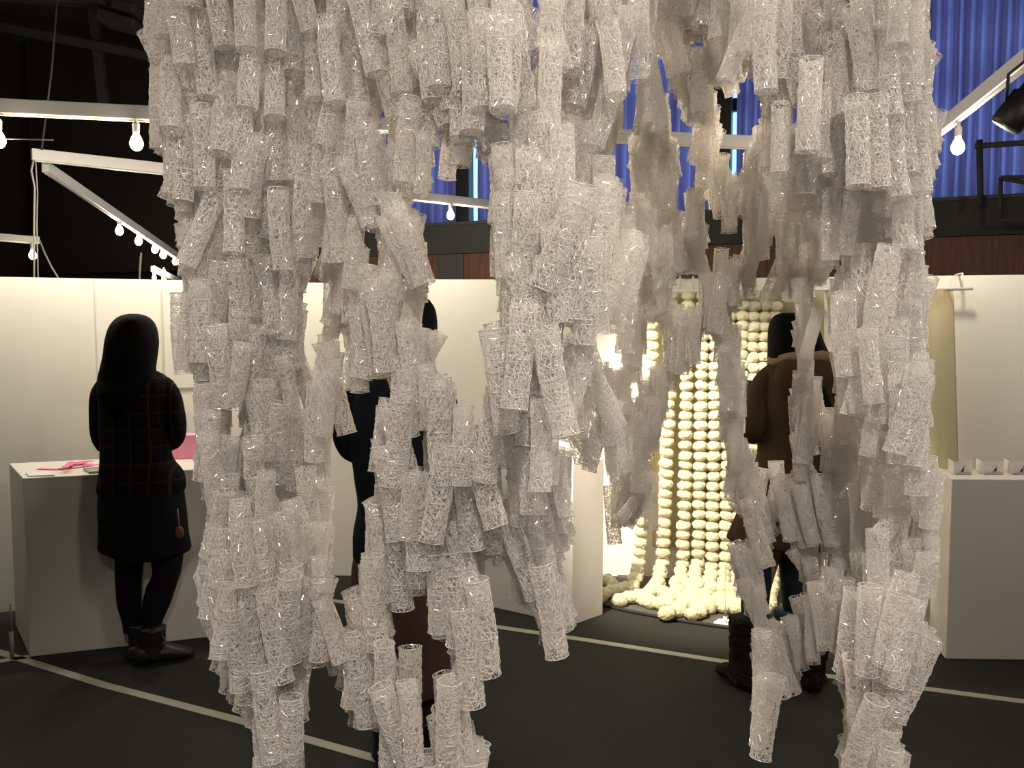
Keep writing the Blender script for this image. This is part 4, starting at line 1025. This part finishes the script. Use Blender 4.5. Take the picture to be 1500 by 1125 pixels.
# which tubes show largest: simple depth-sorted visibility
order = sorted(range(len(PT)), key=lambda i: PT[i][2])
SEEN = np.zeros(MASK.shape, bool); vis = [0]*len(PT)
frame = (gy >= 0) & (gy < 1125)
cen = []
for i in order:
    c, ax, D, lab, var, spin, sc_ = PT[i]
    a = proj(c + ax*TL/2*sc_); b_ = proj(c - ax*TL/2*sc_); cc = proj(c); 
    fp = rect_pixels(a[0], a[1], b_[0], b_[1], sc_*TR*F/cc[2])
    if fp is None: continue
    vis[i] = int((fp[1] & ~SEEN[fp[0]] & frame[fp[0]]).sum())
    SEEN[fp[0]] |= fp[1]
keep = set(sorted(range(len(PT)), key=lambda i: -(vis[i] + (10000 if PT[i][3] else 0)))[:300])
def zone(p):
    x, y, D = proj(p)
    for lim, lo, cn in ((450, 225, 'wide left column'), (715, 450, 'left middle column'), (880, 715, 'thick middle cluster'), (1040, 880, 'back cluster'), (1222, 1040, 'narrow right middle column'), (9999, 1222, 'wide right column')):
        if x < lim: break
    hi_ = min(lim, 1370); f_ = (x - lo)/(hi_ - lo)
    cn = ('at the left edge of the ' if f_ < 0.33 else 'in the middle of the ' if f_ < 0.67 else 'at the right edge of the ') + cn
    vn = 'near photo top' if y < 200 else 'above partition height' if y < 411 else 'at partition height' if y < 640 else 'at plinth height' if y < 900 else 'over dark carpet'
    return cn, vn
def q_of(ax, spin):
    q = Vector((0, 0, 1)).rotation_difference(ax); return q @ Quaternion((0, 0, 1), spin)
rest = []
protos = {}
for i in range(len(PT)):
    c, ax, D, lab, var, spin, sc_ = PT[i]
    if i in keep:
        o = bpy.data.objects.new('net_tube', TM[var]); COL.objects.link(o)
        o.location = c; o.rotation_mode = 'QUATERNION'; o.rotation_quaternion = q_of(ax, spin); o.scale = (sc_, sc_, sc_)
        if lab: tag(o, lab, 'net tube', 'hanging net tubes')
        else:
            cn, vn = zone(c); tag(o, 'white net tube ' + cn + ', ' + vn, 'net tube', 'net tubes %s, %s' % (cn, vn))
        protos.setdefault(var, o)
    elif vis[i] >= 0: rest.append(i)
print('individual', len(keep), 'rest', len(rest), 'visible', sum(1 for v in vis if v > 12))
for v_ in range(NV):
    if v_ not in protos: protos[v_] = list(protos.values())[0]
# the remaining, mostly hidden tubes as one object
me = bpy.data.meshes.new('packed_net_tubes')
me.from_pydata([tuple(PT[i][0]) for i in rest], [], [])
me.attributes.new('rot', 'FLOAT_VECTOR', 'POINT'); me.attributes.new('var', 'INT', 'POINT'); me.attributes.new('size', 'FLOAT', 'POINT')
at_r = me.attributes['rot']; at_v = me.attributes['var']
for k, i in enumerate(rest):
    e_ = q_of(PT[i][1], PT[i][5]).to_euler('XYZ'); at_r.data[k].vector = (e_.x, e_.y, e_.z); at_v.data[k].value = PT[i][4]; me.attributes['size'].data[k].value = PT[i][6]
ro = bpy.data.objects.new('packed_net_tubes', me); COL.objects.link(ro); me.materials.append(M['filament'])
tag(ro, 'the many smaller frosted net tubes packed behind the front ones in the hanging columns', 'net tubes', 'hanging net tubes', 'stuff')
ng = bpy.data.node_groups.new('tube_copies', 'GeometryNodeTree')
ng.interface.new_socket('Geometry', in_out='INPUT', socket_type='NodeSocketGeometry'); ng.interface.new_socket('Geometry', in_out='OUTPUT', socket_type='NodeSocketGeometry')
gi = ng.nodes.new('NodeGroupInput'); go = ng.nodes.new('NodeGroupOutput')
jn = ng.nodes.new('GeometryNodeJoinGeometry'); ip = ng.nodes.new('GeometryNodeInstanceOnPoints')
# joined in order: link from last to first so that index 0 is the first variant
for v_ in range(NV-1, -1, -1):
    oi = ng.nodes.new('GeometryNodeObjectInfo'); oi.inputs['Object'].default_value = protos[v_]; oi.inputs['As Instance'].default_value = False
    oi.transform_space = 'ORIGINAL'
    g2i = ng.nodes.new('GeometryNodeGeometryToInstance'); ng.links.new(oi.outputs['Geometry'], g2i.inputs[0])
    ng.links.new(g2i.outputs[0], jn.inputs[0])
na = ng.nodes.new('GeometryNodeInputNamedAttribute'); na.data_type = 'FLOAT_VECTOR'; na.inputs['Name'].default_value = 'rot'
nb_ = ng.nodes.new('GeometryNodeInputNamedAttribute'); nb_.data_type = 'INT'; nb_.inputs['Name'].default_value = 'var'
e2 = ng.nodes.new('FunctionNodeEulerToRotation')
ng.links.new(na.outputs[0], e2.inputs[0])
ng.links.new(gi.outputs[0], ip.inputs['Points']); ng.links.new(jn.outputs[0], ip.inputs['Instance'])
nc_ = ng.nodes.new('GeometryNodeInputNamedAttribute'); nc_.data_type = 'FLOAT'; nc_.inputs['Name'].default_value = 'size'; ng.links.new(nc_.outputs[0], ip.inputs['Scale'])
ip.inputs['Pick Instance'].default_value = True
ng.links.new(nb_.outputs[0], ip.inputs['Instance Index']); ng.links.new(e2.outputs[0], ip.inputs['Rotation'])
ng.links.new(ip.outputs[0], go.inputs[0])
gm = ro.modifiers.new('copies', 'NODES'); gm.node_group = ng

# ------------------------------------------------------------------ lights
def spot(loc, target, power, size_deg, col, r=0.05, blend=0.6):
    l = bpy.data.lights.new('spot_light', 'SPOT'); l.energy = power; l.color = col; l.spot_size = math.radians(size_deg); l.spot_blend = blend; l.shadow_soft_size = r
    o = bpy.data.objects.new('spot_light', l); COL.objects.link(o); o.location = loc
    o.rotation_euler = (Vector(target)-Vector(loc)).to_track_quat('-Z', 'Y').to_euler(); return o
# gallery spot on the garlands
spot((-0.25, 3.3, 2.65), (1.12, 4.85, 0.55), 1050, 46, (1.0, 0.88, 0.68), 0.04, 0.7)
spot((0.35, 4.1, 2.6), (0.8, 5.25, 0.5), 50, 46, (1.0, 0.9, 0.75), 0.04, 0.8)
# weak fill light added at the camera for the lower tubes, not a flash
fl = bpy.data.lights.new('camera_fill', 'POINT'); fl.energy = 9; fl.color = (1.0, 0.92, 0.86); fl.shadow_soft_size = 0.02
fo = bpy.data.objects.new('camera_fill', fl); COL.objects.link(fo); fo.location = (0.045, -0.02, CH+0.06)
# spots added overhead to brighten the hanging work, no known fixtures
spot((1.5, 0.3, 2.7), (0.35, 1.3, 1.2), 74, 75, (1.0, 0.94, 0.90), 0.05)
spot((-1.3, 0.0, 2.7), (-0.2, 1.3, 1.2), 76, 75, (1.0, 0.91, 0.80), 0.05)
spot((0.1, -0.5, 2.7), (0.0, 1.3, 0.9), 93, 60, (1.0, 0.92, 0.82), 0.05)
spot((-0.9, 2.8, 2.7), (-0.2, 1.3, 1.2), 145, 80, (1.0, 0.88, 0.70), 0.05)
spot((1.1, 2.9, 2.7), (0.3, 1.4, 1.2), 172, 80, (1.0, 0.88, 0.70), 0.05)
for lx, ly, e_ in ((0.05, 1.95, 16), (0.42, 1.38, 13), (2.5, 1.1, 52), (2.9, 3.3, 26), (-3.6, 3.4, 22)):  # added unseen point lights that fill in tubes, right plinth and partitions
    l = bpy.data.lights.new('fill_light', 'POINT'); l.energy = e_; l.color = (1.0, 0.89, 0.74); l.shadow_soft_size = 0.06
    o = bpy.data.objects.new('fill_light', l); COL.objects.link(o); o.location = (lx, ly, 2.5)
